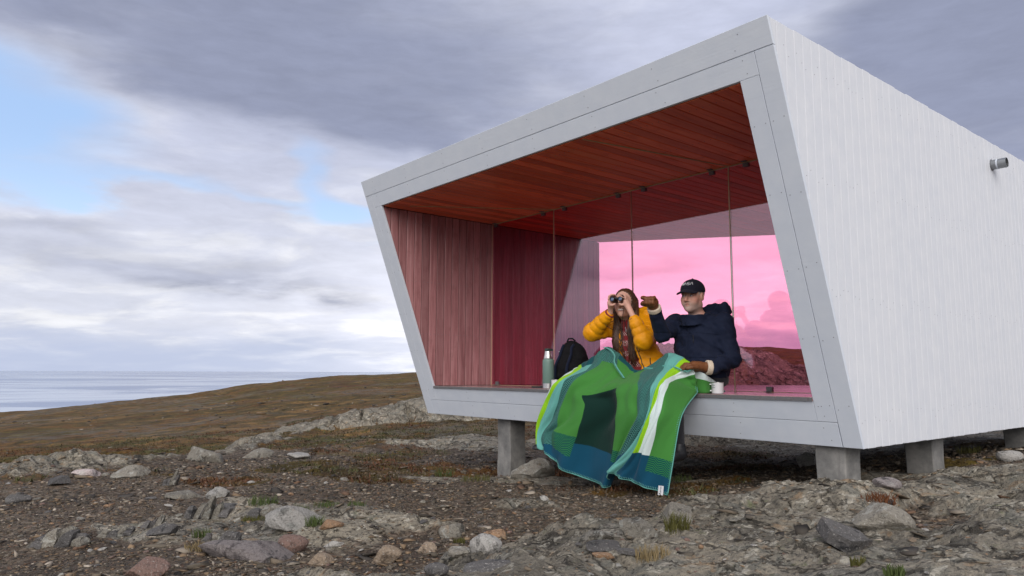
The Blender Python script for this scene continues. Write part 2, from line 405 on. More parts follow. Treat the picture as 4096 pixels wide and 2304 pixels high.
def build_ground():
    rr_ = np.concatenate([np.linspace(.25, 2.3, 24)[:-1], np.linspace(2.3, 9.5, 285)[:-1], np.linspace(9.5, 22, 190)[:-1], np.geomspace(22, 260, 130)[:-1], np.geomspace(260, 1500, 14)])
    ang = np.concatenate([np.linspace(-math.pi, -.76, 60)[:-1], np.linspace(-.76, .76, 760)[:-1], np.linspace(.76, math.pi, 60)])
    A, RR = np.meshgrid(ang, rr_)
    X = EYE[0] + RR * (np.cos(A) * FH[0] + np.sin(A) * RH[0]); Y = EYE[1] + RR * (np.cos(A) * FH[1] + np.sin(A) * RH[1])
    h, rock, veg, tone = terrain(X.ravel(), Y.ravel())
    n, m = X.shape
    V = np.stack([X.ravel(), Y.ravel(), h], 1)
    I = (np.arange(n - 1)[:, None] * m + np.arange(m - 1)[None]).ravel()
    F = np.stack([I, I + 1, I + m + 1, I + m], 1)
    V = np.concatenate([V, [[EYE[0], EYE[1], h[:m].mean()]]])
    # centre fan as degenerate-free quads is not needed: the hole under the viewer is closed with a small disc
    o = mesh_obj('ground', V, F, MAT['ground'], smooth=True)
    at = o.data.color_attributes.new('mask', 'FLOAT_COLOR', 'POINT')
    c = np.ones((len(V), 4), np.float32); c[:-1, 0] = rock; c[:-1, 1] = veg; c[:-1, 2] = tone
    at.data.foreach_set('color', c.ravel())
    tag(o, kind='structure')
    return o

MAT = {}
def g_ground(t, bs):
    P = t.coord('Object'); m = t.sep(t.attr('mask')); rock, veg, tone = m[0], m[1], m[2]
    n1 = t.noise(P, 1.3, 6, .6); n2 = t.noise(P, 9, 6, .6); n3 = t.noise(P, 60, 4, .6)
    # gravel
    vc = t.node('ShaderNodeTexVoronoi'); t.put(vc.inputs['Vector'], t.vmath('ADD', t.scaled(P, (1, 1, 1.6)), t.vmath('SCALE', t.comb(n2, n3, n2), .06))); vc.inputs['Scale'].default_value = 34
    vc2 = t.node('ShaderNodeTexVoronoi'); t.put(vc2.inputs['Vector'], P); vc2.inputs['Scale'].default_value = 95
    cc = t.sep(vc.outputs['Color']); cc2 = t.sep(vc2.outputs['Color'])
    stops = [(0.0, (.030, .026, .022)), (.22, (.066, .056, .046)), (.40, (.16, .128, .092)), (.55, (.090, .055, .034)), (.70, (.215, .168, .12)), (.86, (.33, .29, .235)), (1.0, (.18, .09, .05))]
    g = t.mix(.42, t.ramp(cc[0], stops), t.ramp(cc2[1], stops))
    soil = t.ramp(n2, [(.3, (.032, .021, .015)), (.7, (.075, .052, .038))])
    g = t.mix(t.step(n1, .42, .66), g, t.mix(.5, g, soil))
    crack = t.step(vc.outputs['Distance'], .25, .6)
    # rock
    rn = t.noise(P, 3.2, 8, .68, .4); rs_ = t.noise(P, 48, 5, .7)
    rc = t.ramp(rn, [(.34, (.090, .084, .074)), (.44, (.20, .185, .155)), (.52, (.29, .265, .22)), (.58, (.165, .165, .145)), (.68, (.37, .345, .31))])
    rc = t.mix(t.math('MULTIPLY', t.step(rs_, .54, .64), .85), rc, (.045, .043, .042))
    lich = t.noise(P, 13, 6, .72, .6)
    rc = t.mix(t.step(lich, .555, .60), rc, (.40, .385, .34))
    rc = t.mix(t.math('MULTIPLY', t.step(t.noise(P, 7.5, 5, .7, .8), .58, .65), .6), rc, (.30, .21, .13))
    big = t.noise(P, .9, 5, .6); rc = t.mix(1.0, rc, t.ramp(big, [(.38, (.82, .79, .74)), (.6, (1.28, 1.22, 1.12))]), 'MULTIPLY')
    rc = t.mix(t.math('MULTIPLY', t.step(t.noise(t.scaled(P, (1.1, .9, 1)), 11, 5, .7, .4), .60, .70), .75), rc, (.155, .165, .085))
    # vegetation: rust heather, olive moss, pale grass, bare grey patches
    v1 = t.noise(P, .045, 7, .62, .3); v2 = t.noise(P, .32, 7, .68, .3); v3 = t.noise(P, 16, 5, .7)
    vg = t.ramp(t.math('ADD', t.math('MULTIPLY', v1, .6), t.math('MULTIPLY', v2, .4)), [(.37, (.090, .040, .010)), (.43, (.060, .040, .012)), (.47, (.070, .064, .012)), (.51, (.105, .062, .018)), (.55, (.050, .046, .012)), (.59, (.150, .105, .042)), (.64, (.072, .050, .018))])
    vg = t.mix(t.step(v3, .3, .72), t.mix(1.0, vg, (.55, .5, .5), 'MULTIPLY'), t.mix(1.0, vg, (1.35, 1.3, 1.25), 'MULTIPLY'))
    bare = t.math('MULTIPLY', t.step(t.noise(P, .075, 7, .66, .4), .50, .60), t.step(t.noise(P, 1.1, 6, .75), .40, .58))
    v4 = t.noise(t.scaled(P, (1, 1, 1)), 1.15, 6, .72, .5); vg = t.mix(t.step(v4, .36, .62), t.mix(1.0, vg, (.55, .52, .50), 'MULTIPLY'), t.mix(1.0, vg, (1.4, 1.32, 1.2), 'MULTIPLY'))
    vg = t.mix(1.0, vg, (1.10, .97, .80), 'MULTIPLY')
    vg = t.mix(t.math('MULTIPLY', bare, .45), vg, t.mix(t.step(v3, .35, .7), (.10, .092, .082), (.20, .19, .18)))
    g = t.mix(1.0, g, (.80, .78, .76), 'MULTIPLY'); rc = t.mix(1.0, rc, (.86, .86, .87), 'MULTIPLY')
    c = t.mix(t.step(t.math('ADD', veg, t.math('MULTIPLY', t.math('SUBTRACT', n2, .5), .9)), .35, .6), g, vg)
    c = t.mix(t.step(t.math('ADD', rock, t.math('MULTIPLY', t.math('SUBTRACT', n2, .5), .8)), .35, .6), c, rc)
    t.put(bs.inputs['Base Color'], c)
    setp(t, bs, rough=.88, spec=.25)
    ed = t.node('ShaderNodeTexVoronoi', feature='DISTANCE_TO_EDGE'); t.put(ed.inputs['Vector'], t.vmath('ADD', t.scaled(P, (1, 2.2, 2)), t.vmath('SCALE', t.comb(n2, rn, n2), .5))); ed.inputs['Scale'].default_value = 2.0
    crk = t.math('MULTIPLY', t.math('SUBTRACT', 1.0, t.step(ed.outputs['Distance'], .0, .03)), t.step(rock, .4, .7))
    t.put(bs.inputs['Base Color'], t.mix(t.math('MULTIPLY', crk, .5), c, (.04, .032, .026)))
    hgt = t.math('ADD', t.math('MULTIPLY', t.math('SUBTRACT', 1.0, vc.outputs['Distance']), .8), t.math('ADD', t.math('MULTIPLY', n3, .5), t.math('MULTIPLY', rs_, .6)))
    setp(t, bs, normal=t.bump(t.math('SUBTRACT', t.math('ADD', hgt, t.math('MULTIPLY', rn, 2.5)), t.math('MULTIPLY', crk, 2.0)), 1.0, .022))
MAT['ground'] = material('ground', g_ground)
ground = build_ground()
# the disc below the viewer's feet
_a = np.linspace(0, 2 * math.pi, 49)[:-1]
_zc = terrain(EYE[0] + .3 * np.cos(_a), EYE[1] + .3 * np.sin(_a))[0]

def g_sea(t, bs):
    P = t.coord('Object')
    n = t.noise(t.scaled(P, (1, 1, 1)), .02, 4, .6); far = t.noise(t.scaled(P, (1.0, .5, 1)), .0012, 9, .68, .8)
    setp(t, bs, color=t.mix(t.step(far, .46, .56), (.05, .10, .24), (.36, .41, .50)), rough=.2, spec=.5, ior=1.33)  # pale streaks put the white sky's reflection into the water's base colour
    setp(t, bs, normal=t.bump(t.math('ADD', n, t.noise(P, .14, 3, .6)), .2, .6))
MAT['sea'] = material('sea', g_sea)
def build_sea():
    n = 128; rad = [0.0] + list(np.geomspace(200, 90000, 30)); vs = [(0, 0, -62.0)]; fs = []
    for r_ in rad[1:]:
        for k in range(n): a = 2 * math.pi * k / n; vs.append((r_ * math.cos(a), r_ * math.sin(a), -62.0))
    for k in range(n): fs.append((0, 1 + k, 1 + (k + 1) % n))
    for i in range(len(rad) - 2):
        b = 1 + i * n
        for k in range(n): k2 = (k + 1) % n; fs.append((b + k, b + n + k, b + n + k2, b + k2))
    o = mesh_obj('sea', vs, fs, MAT['sea']); tag(o, kind='structure')
build_sea()
# ------------------------------------------------------------------ the shelter
W_, H_, A_ = 4.8, 2.4694, 0.9009
XL, XR, ZD, ZC, ZB, ZT, YG = -4.535, -0.2507, 0.3067, 2.1782, 0.2801, 2.1832, 0.684
def fy(z): return -A_ * z / H_
BK0 = np.array((XL, 2.498)); BKD = np.array((0.8133, 0.5817))
def yback(x): return BK0[1] + (x - BK0[0]) / BKD[0] * BKD[1]

def m_white(vertical):
    def f(t, bs):
        P = t.coord('Object'); rnd = t.rand()
        st = (1, 1, .05) if vertical else (.05, 1, 1)
        off = t.vmath('ADD', t.scaled(P, st), t.comb(t.math('MULTIPLY', rnd, 37), t.math('MULTIPLY', rnd, 91), 0))
        grain = t.noise(off, 55, 6, .65, .8); wide = t.noise(off, 9, 4, .6, 1.2); mot = t.noise(P, 7, 5, .6); fine = t.noise(P, 160, 3, .6)
        c = t.mix(t.step(mot, .3, .75), (.56, .60, .67), (.605, .64, .70))
        c = t.mix(t.math('MULTIPLY', rnd, .25), c, (.63, .66, .71))
        if vertical: c = t.mix(1.0, c, (1.04, 1.0, .96), 'MULTIPLY')
        c = t.mix(t.math('MULTIPLY', t.step(wide, .62, .70), .04), c, (.60, .61, .64))
        wear = t.math('MULTIPLY', t.step(t.noise(P, 30, 6, .75), .67, .74), t.step(t.noise(P, 2.2, 3, .6), .5, .65))
        c = t.mix(t.math('MULTIPLY', wear, .5), c, (.36, .35, .36))
        setp(t, bs, color=c, rough=.55, spec=.35)
        setp(t, bs, normal=t.bump(t.math('ADD', t.math('MULTIPLY', grain, .7), t.math('ADD', t.math('MULTIPLY', wide, .8), t.math('MULTIPLY', fine, .3))), .25 if vertical else .28, .004))
    return f
MAT['white_wood'] = material('white_wood', m_white(False))
MAT['white_cladding'] = material('white_cladding', m_white(True))
def m_wood(axis, dark, mid, light, rough=.5):
    def f(t, bs):
        P = t.coord('Object'); rnd = t.rand()
        st = [1.0, 1.0, 1.0]; st[axis] = .06
        off = t.vmath('ADD', t.scaled(P, tuple(st)), t.comb(t.math('MULTIPLY', rnd, 53), t.math('MULTIPLY', rnd, 17), t.math('MULTIPLY', rnd, 29)))
        grain = t.noise(off, 70, 6, .7, .6); fig = t.noise(off, 11, 5, .6, 1.6); blot = t.noise(t.vmath('ADD', P, t.comb(rnd, rnd, rnd)), 5, 5, .62)
        c = t.ramp(t.math('ADD', t.math('MULTIPLY', fig, .6), t.math('MULTIPLY', grain, .4)), [(.32, dark), (.5, mid), (.68, light)])
        tone = t.math('ADD', .72, t.math('MULTIPLY', rnd, .5))
        c = t.mix(1.0, c, t.comb(tone, tone, tone), 'MULTIPLY')
        c = t.mix(t.math('MULTIPLY', t.step(blot, .52, .72), .4), c, dark)
        setp(t, bs, color=c, rough=rough, spec=.4)
        setp(t, bs, normal=t.bump(t.math('ADD', grain, t.math('MULTIPLY', fig, .5)), .3, .002))
    return f
MAT['ceiling_wood'] = material('ceiling_wood', m_wood(1, (.55, .085, .032), (.86, .18, .075), (.92, .27, .125), .30))
MAT['wall_wood'] = material('wall_wood', m_wood(2, (.21, .085, .085), (.37, .170, .172), (.48, .26, .26), .42))
MAT['deck_wood'] = material('deck_wood', m_wood(1, (.16, .105, .105), (.27, .18, .175), (.36, .26, .25), .2))
def m_deckend(t, bs):
    n = t.noise(t.coord('Object'), 90, 4, .7); setp(t, bs, color=t.mix(n, (.05, .05, .055), (.17, .165, .17)), rough=.8)
MAT['deck_end'] = material('deck_end', m_deckend)
def m_dark(t, bs): setp(t, bs, color=(.035, .033, .035), rough=.8)
MAT['dark_core'] = material('dark_core', m_dark)
def m_conc(t, bs):
    P = t.coord('Object')
    n = t.noise(P, 6, 6, .65); s = t.noise(t.scaled(P, (1, 1, .12)), 26, 5, .6); f = t.noise(P, 150, 3, .6)
    c = t.ramp(n, [(.32, (.115, .114, .112)), (.5, (.19, .185, .178)), (.68, (.275, .265, .25))])
    c = t.mix(t.math('MULTIPLY', t.step(s, .56, .75), .55), c, (.15, .145, .14))
    c = t.mix(t.math('MULTIPLY', t.step(f, .6, .75), .6), c, (.10, .10, .10))
    setp(t, bs, color=c, rough=.9, spec=.2); setp(t, bs, normal=t.bump(t.math('ADD', f, t.math('MULTIPLY', n, 2)), .5, .004))
MAT['concrete'] = material('concrete', m_conc)
def m_glass(name):
    m = bpy.data.materials.new(name); m.use_nodes = True; t = NT(m.node_tree); t.n.remove(t.n['Principled BSDF'])
    P = t.coord('Object')
    tr = t.node('ShaderNodeBsdfTransparent')
    drop = t.noise(P, 220, 2, .5); smear = t.noise(t.scaled(P, (1, 1, .35)), 5, 5, .6, .4)
    t.put(tr.inputs['Color'], t.mix(t.math('MULTIPLY', t.step(smear, .45, .7), .10), (.990, .590, .715), (.985, .66, .76)))
    gl = t.node('ShaderNodeBsdfGlossy'); t.put(gl.inputs['Color'], (.93, .93, 1.0)); gl.inputs['Roughness'].default_value = .0
    ge = t.node('ShaderNodeNewGeometry'); co = t.math('ABSOLUTE', t.vmath('DOT_PRODUCT', ge.outputs['Normal'], ge.outputs['Incoming']))
    fres = t.math('ADD', .092, t.math('MULTIPLY', .908, t.math('POWER', t.math('SUBTRACT', 1.0, co), 5.0)))
    mx = t.node('ShaderNodeMixShader'); t.put(mx.inputs[0], fres); t.l.new(tr.outputs[0], mx.inputs[1]); t.l.new(gl.outputs[0], mx.inputs[2])
    df = t.node('ShaderNodeBsdfDiffuse'); t.put(df.inputs['Color'], (.85, .62, .78))
    mist = t.math('MULTIPLY', t.step(smear, .5, .75), t.math('ADD', .012, t.math('MULTIPLY', t.step(drop, .6, .7), .05)))
    m2 = t.node('ShaderNodeMixShader'); t.put(m2.inputs[0], mist); t.l.new(mx.outputs[0], m2.inputs[1]); t.l.new(df.outputs[0], m2.inputs[2])
    t.l.new(m2.outputs[0], t.n['Material Output'].inputs['Surface'])
    return m
MAT['pink_glass'] = m_glass('pink_glass')
def m_edge(t, bs): setp(t, bs, color=(.72, .52, .38), rough=.25, spec=.6); bs.inputs['Transmission Weight'].default_value = .25
MAT['glass_edge'] = material('glass_edge', m_edge)
def m_strip(t, bs):
    P = t.coord('Object'); n = t.noise(t.scaled(P, (1, 1, 1)), 30, 4, .6)
    setp(t, bs, color=t.mix(n, (.40, .28, .13), (.62, .50, .30)), rough=.45)
MAT['pale_strip'] = material('pale_strip', m_strip)
def m_steel(t, bs):
    n = t.noise(t.coord('Object'), 40, 4, .6); setp(t, bs, color=t.mix(n, (.22, .23, .24), (.34, .35, .36)), metal=.85, rough=.42)
MAT['steel'] = material('steel', m_steel)
def m_clip(t, bs):
    n = t.noise(t.coord('Object'), 60, 4, .6); setp(t, bs, color=t.mix(n, (.15, .155, .16), (.24, .245, .25)), metal=.4, rough=.5)
MAT['clip_metal'] = material('clip_metal', m_clip)
def m_nail(t, bs): setp(t, bs, color=(.20, .20, .22), rough=.6)
MAT['nail'] = material('nail', m_nail)

shelter = empty('shelter', (0, 0, 0))
tag(shelter, 'white wooden viewing shelter with slanted open front and pink glass wall on concrete pillars', 'shelter')

def loft(bot, top):
    n = len(bot); vs = list(bot) + list(top); fs = [tuple(range(n - 1, -1, -1)), tuple(range(n, 2 * n))]
    for i in range(n): j = (i + 1) % n; fs.append((i, j, n + j, n + i))
    return vs, fs
# roof: core slab, its ceiling boards and the boards above are built below
ZR = ZC + .022
def plan(z, off, x0, x1, back=0.0): return [(x0, fy(z) + off, z), (x1, fy(z) + off, z), (x1, yback(x1) - back, z), (x0, yback(x0) - back, z)]
roof = mesh_obj('roof', *loft(plan(ZR, .024, -4.776, -.024), plan(H_ - .004, .024, -4.776, -.024)), MAT['white_cladding'], shelter)
floor_ = mesh_obj('floor', *loft(plan(.004, .024, -4.776, -.024), plan(ZD - .030, .024, -4.776, -.024)), MAT['dark_core'], shelter)
def wall_core(name, x0, x1, mat):
    pl = [(fy(ZD - .03) + .024, ZD - .03), (yback(x0), ZD - .03), (yback(x0), ZR), (fy(ZR) + .024, ZR)]
    ph = [(fy(ZD - .03) + .024, ZD - .03), (yback(x1), ZD - .03), (yback(x1), ZR), (fy(ZR) + .024, ZR)]
    return mesh_obj(name, *loft([(x0, y, z) for y, z in pl], [(x1, y, z) for y, z in ph]), mat, shelter)
side_wall = wall_core('side_wall', XR + .026, -.024, MAT['dark_core'])
left_wall = wall_core('side_wall', -4.776, XL - .026, MAT['dark_core'])

# --- front frame boards (outer faces on the raked front plane)
frame = MB()
fmapF = lambda x, z, d: (x, fy(z) + d, z)
ff = empty('front_frame', (0, 0, 0), shelter)
G = .0016
boards = [((-4.8, 2.3150), (0, 2.3150), (0, H_), (-4.8, H_)),
          ((-4.6695, ZT), (-.2495, ZT), (-.1245, ZT), (-.1245, 2.3115), (-4.6695, 2.3115)),
          ((-4.8, 0), (-4.6725, 0), (-4.6725, 2.3115), (-4.8, 2.3115)),
          ((-4.6695, .1545), (XL, .1545), (XL, ZT - .001), (-4.6695, ZT - .001)),
          ((XL + G, .1545), (XR - G, .1545), (XR - G, ZB), (XL + G, ZB)),
          ((XR, .1545), (-.1255, .1545), (-.1255, ZT - .001), (XR, ZT - .001)),
          ((-4.6695, 0), (-.1275, 0), (-.1275, .1520), (-4.6695, .1520)),
          ((-.1220, 0), (0, 0), (0, 2.3115), (-.1220, 2.3115))]
for b in boards:
    if len(b) == 5: b = (b[0], b[2], b[3], b[4])
    mesh_obj('plank', *board(b, fmapF, .0225, .0018), MAT['white_wood'], ff)
# --- nail heads
def nails(pts, nrm, parent, r_=.0030):
    nrm = np.array(nrm, float); nrm /= np.linalg.norm(nrm); a = np.cross(nrm, (0.3, .2, 1)); a /= np.linalg.norm(a); b = np.cross(nrm, a)
    M = MB()
    for p in pts:
        p = np.array(p)
        vs = [p + nrm * .0012 + r_ * (a * math.cos(k * math.pi / 3) + b * math.sin(k * math.pi / 3)) for k in range(6)]
        M.add(vs, [tuple(range(6))]); M.add([v - nrm * .003 for v in vs] + vs, [(k, (k + 1) % 6, 6 + (k + 1) % 6, 6 + k) for k in range(6)])
    o = M.build('nail_heads', MAT['nail'], parent); tag(o, kind='stuff'); return o
np_ = []
for x in np.arange(-4.55, -.2, .62):
    for z in (2.35, 2.43, 2.21, 2.285, .04, .115, .19, .25): np_.append((x + random.uniform(-.03, .03), 0, z))
for z in np.arange(.25, 2.3, .42):
    for x in (-4.77, -4.70, -4.65, -4.56, -.225, -.15, -.10, -.03): np_.append((x, 0, z + random.uniform(-.02, .02)))
nails([(x, fy(z) - .0005, z) for x, _, z in np_], (0, -1, -A_ / H_), ff)

# --- outside cladding of the long side wall
clad = side_wall
fmapS = lambda y, z, d: (-d, y, z)
y = fy(H_) ; k = 0
yend = yback(0) - .01
nl = []
while y < yend:
    w = random.choice((.096, .097, .098, .097)); y1 = min(y + w, yend)
    gap = .0022 if k % 7 else .0055
    po = [(y + gap / 2, .0), (y1 - gap / 2, .0), (y1 - gap / 2, H_ - .002), (y + gap / 2, H_ - .002)]
    dz = random.uniform(-.003, .004); po = [(a, b + (dz if b > 1 else random.uniform(-.002, .002))) for a, b in po]
    po = clip(po, 1, A_ / H_, .0230)
    if len(po) >= 3:
        mesh_obj('plank', *board(po, fmapS, .0235, .0022), MAT['white_cladding'], clad)
        for z in (.19, .92, 1.62, 2.30):
            for yy in (y + .025, y1 - .025):
                if random.random() < .45: continue
                if yy + A_ / H_ * z > .03: nl.append((.0005, yy + random.uniform(-.006, .006), z + random.uniform(-.045, .045)))
    y = y1; k += 1
nails(nl, (1, 0, 0), side_wall, .0021)
# outside of the far side wall, plain boards
y = fy(H_)
while y < yback(-4.8):
    po = clip([(y + .001, 0), (y + .097, 0), (y + .097, H_ - .002), (y + .001, H_ - .002)], 1, A_ / H_, .0005)
    if len(po) >= 3: mesh_obj('plank', *board(po, lambda a, b, d: (-4.8 + d, a, b), .0235, .0013), MAT['white_cladding'], left_wall)
    y += .098
# --- inner wall boards
def lining(x_face, sgn, parent, yb):
    y = fy(ZC) + .026; nn = []
    while y < yb:
        y1 = min(y + .0985, yb)
        po = clip([(y + .0036, ZD + .002), (y1 - .0036, ZD + .002), (y1 - .0036, ZC - .003), (y + .0036, ZC - .003)], 1, A_ / H_, .0255)
        if len(po) >= 3:
            mesh_obj('plank', *board(po, lambda a, b, d: (x_face - sgn * d, a, b), .021, .003), MAT['wall_wood'], parent)
            for z in (.36, .86, 1.42, 2.05):
                for q in (.024, .074):
                    if (y + q) + A_ / H_ * z > .06: nn.append((x_face + sgn * .0006, y + q, z))
        y += .0985
    nails(nn, (sgn, 0, 0), parent, .0036)
lining(XL - .004, 1, left_wall, yback(XL))
lining(XR + .004, -1, side_wall, yback(XR) - .01)
# --- ceiling boards run front to back
ceil = empty('ceiling', (0, 0, 0), shelter)
x = XL; nn = []
while x < XR - .01:
    x1 = min(x + .1045, XR)
    q0, q1 = x + .0030, x1 - .0030
    # boards are cut at staggered joints
    cuts = [fy(ZC) + .030] + [c for c in sorted(random.sample([.75, 1.4, 2.1, 2.9, 3.6, 4.3], 2)) if c < yback(q0) - .2] + [99]
    for a, b in zip(cuts[:-1], cuts[1:]):
        b0, b1 = min(b - .0015, yback(q0)), min(b - .0015, yback(q1))
        if b0 <= a + .05: continue
        po = [(q0, a), (q1, a), (q1, b1), (q0, b0)]
        mesh_obj('plank', *board(po, lambda u, v, d: (u, v, ZC + d), .021, .003), MAT['ceiling_wood'], ceil)
    for v in np.arange(-.62, 3.0, .6):
        for q in (.025, .08):
            nn.append((x + q, v, ZC - .0006))
    x += .1045
nails(nn, (0, 0, -1), ceil, .0032)
# thin trim that closes the ceiling behind the top board
# --- deck boards with rebated ends
x = -4.535
deck = empty('deck', (0, 0, 0), shelter); k = 0
while x < XR - .005:
    x1 = min(x + .112, XR)
    q0, q1 = x + .0012, x1 - .0012; dz = random.uniform(-.0008, .0008)
    yf = fy(ZD) - .001
    po = [(q0, yf + .0), (q1, yf), (q1, yback(q1) - .002), (q0, yback(q0) - .002)]
    o = mesh_obj('plank', *board(po, lambda u, v, d: (u, v, ZD + dz - d), .0265, .003), [MAT['deck_wood'], MAT['deck_end']], deck)
    for f in o.data.polygons:
        if f.normal.y < -.9: f.material_index = 1
    x += .112
# --- glass wall: four panes with clips
gw = empty('glass_wall', (0, 0, 0), shelter)
seams = [XL + .006, -3.4746, -2.3956, -1.3267, XR - .004]
for a, b in zip(seams[:-1], seams[1:]):
    g = 0.005
    pane = MB().box((a + g, YG - .006, ZD + .004), (b - g, YG + .006, ZC - .012)).build('pane', [MAT['pink_glass'], MAT['glass_edge']], gw)
    for f in pane.data.polygons:
        if abs(f.normal.y) < .5: f.material_index = 1
for sx in (-3.4746, -1.3267):        # pale edge strips of the jointed panes
    sw_ = .0036 if sx > -2 else .0024
    MB().box((sx - sw_, YG - .009, ZD + .004), (sx + sw_, YG - .0065, ZC - .014)).build('edge_strip', MAT['pale_strip'], gw)
MB().box((XL + .001, YG - .012, ZD + .004), (XL + .005, YG + .006, ZC - .014)).build('edge_strip', MAT['glass_edge'], gw)
MB().box((XL + .01, YG - .004, ZC - .0105), (XR - .01, YG + .012, ZC - .0005)).build('top_channel', MAT['pale_strip'], gw)
MB().box((XL + .01, YG - .020, ZD + .0012), (XR - .002, YG + .022, ZD + .0038)).build('threshold', MAT['pale_strip'], gw)
def clip_(cx, top):
    M = MB()
    z0, z1 = (ZC - .042, ZC - .011) if top else (ZD + .004, ZD + .042)
    M.box((cx - .023, YG - .016, z0), (cx + .023, YG - .0062, z1)); M.box((cx - .023, YG + .0062, z0), (cx + .023, YG + .016, z1))
    zz = ZC - .0045 if top else ZD + .0041
    M.box((cx - .023, YG - .05, min(zz, zz + .004)), (cx + .023, YG - .016, max(zz, zz + .004)))
    return M.build('clip', MAT['clip_metal'], gw)
for cx in (-4.46, -3.64, -3.31, -2.56, -2.24, -1.49, -1.16): clip_(cx, True)
for cx in (-4.42, -3.62, -2.5, -1.02): clip_(cx, False)
# pale fillets let into the ceiling
def fillet(p, q):
    p = np.array(p); q = np.array(q); d = (q - p) / np.linalg.norm(q - p); n = np.array((-d[1], d[0])) * .007
    vs = [(p[0] + n[0], p[1] + n[1]), (q[0] + n[0], q[1] + n[1]), (q[0] - n[0], q[1] - n[1]), (p[0] - n[0], p[1] - n[1])]
    mesh_obj('ceiling_strip', [(a, b, ZC - .0055) for a, b in vs] + [(a, b, ZC - .0008) for a, b in vs], [(0, 1, 2, 3), (7, 6, 5, 4), (0, 4, 5, 1), (1, 5, 6, 2), (2, 6, 7, 3), (3, 7, 4, 0)], MAT['pale_strip'], shelter)
fillet((-1.609, -.755), (-1.329, .675)); fillet((-4.33, -.572), (-3.477, .675))
# --- pillars
def pillar(x1, y0, zb):
    M = MB(); s = .2
    prof = [(-s, 0), (0, 0), (0, s), (-s, s)]; c = .008
    oc = [(-s + c, 0), (-c, 0), (0, c), (0, s - c), (-c, s), (-s + c, s), (-s, s - c), (-s, c)]
    ns = 9; vs = []; fs = []
    for i in range(ns + 1):
        z = zb + (.004 - zb) * i / ns
        for (a, b) in oc:
            j = .0025 * math.sin(13 * z + 7 * a + 3 * b)
            vs.append((x1 + a + (j if 0 < i < ns else 0), y0 + b + (j if 0 < i < ns else 0), z))
    for i in range(ns):
        for k in range(8): k2 = (k + 1) % 8; fs.append((i * 8 + k, i * 8 + k2, (i + 1) * 8 + k2, (i + 1) * 8 + k))
    fs += [tuple(range(7, -1, -1)), tuple(ns * 8 + k for k in range(8))]
    return mesh_obj('pillar', vs, fs, MAT['concrete'], shelter)
for (x1, y0) in ((-.14, .06), (-3.484, .1), (-.10, 1.298), (-.10, 3.45), (-.3, 4.9), (-3.48, 1.5)):
    zb = min(ground_z(x1 - .2, y0), ground_z(x1, y0), ground_z(x1, y0 + .2), ground_z(x1 - .2, y0 + .2)) - .06
    pillar(x1, y0, zb)
MB().box((-.365, .035, -.33), (-.115, .285, ground_z(-.14, .06) + .012)).build('footing', MAT['concrete'], shelter)
# --- steel pipe through the side wall
M = MB(); ax = np.array(((0, 0, 1), (0, 1, 0), (-1, 0, 0)), float).T      # lathe axis along +x
ax = np.array(((0, 0, 1.0), (1.0, 0, 0), (0, 1.0, 0)))
M.lathe([(.043, -.2), (.043, .115), (.0395, .115), (.0395, -.05)], (0, 2.655, 2.262), 28, cap=False, axis=ax)
pipe = M.build('pipe', MAT['steel'], shelter, 'auto')
M = MB().lathe([(.0438, .04), (.0438, .052)], (0, 2.655, 2.262), 28, cap=False, axis=ax); M.build('paint_ring', MAT['white_wood'], pipe, True)
def m_hole(t, bs): setp(t, bs, color=(.02, .02, .022), rough=.9)
MAT['black'] = material('black', m_hole)
MB().lathe([(.0001, -.045), (.0394, -.045)], (0, 2.655, 2.262), 28, cap=False, axis=ax).build('pipe_hole_dark', MAT['black'], pipe)  # unlit depth of the open pipe, put in as a black disc
MB().lathe([(.0001, .0022), (.052, .0022)], (0, 2.655, 2.262), 28, cap=False, axis=ax).build('collar', MAT['nail'], pipe)
# ------------------------------------------------------------------ people: signed distance bodies turned into one mesh each
def V3(*a): return np.array(a, float)
def rcone(p, a, b, ra, rb):
    a = V3(*a); b = V3(*b); ab = b - a; L2 = ab @ ab
    t = np.clip(((p - a) @ ab) / L2, 0, 1)
    return np.sqrt((((p - a) - t[:, None] * ab) ** 2).sum(1)) - (ra + (rb - ra) * t)
def rcone_t(p, a, b):
    a = V3(*a); b = V3(*b); ab = b - a; return np.clip(((p - a) @ ab) / (ab @ ab), 0, 1)
def elli(p, c, r, M=None):
    q = p - V3(*c)
    if M is not None: q = q @ M
    r = V3(*r); k0 = np.sqrt(((q / r) ** 2).sum(1)); k1 = np.sqrt(((q / r ** 2) ** 2).sum(1)) + 1e-9
    return k0 * (k0 - 1) / k1
def smin(a, b, k):
    h = np.clip(.5 + .5 * (b - a) / k, 0, 1); return b + (a - b) * h - k * h * (1 - h)
def smax(a, b, k): return -smin(-a, -b, k)
def frame_of(fwd, up=(0, 0, 1)):
    f = V3(*fwd); f /= np.linalg.norm(f); s = np.cross(V3(*up), f); s /= np.linalg.norm(s); u = np.cross(f, s)
    return np.stack([s, f, u], 1)           # columns: subject's right-to-left axis, forward, up
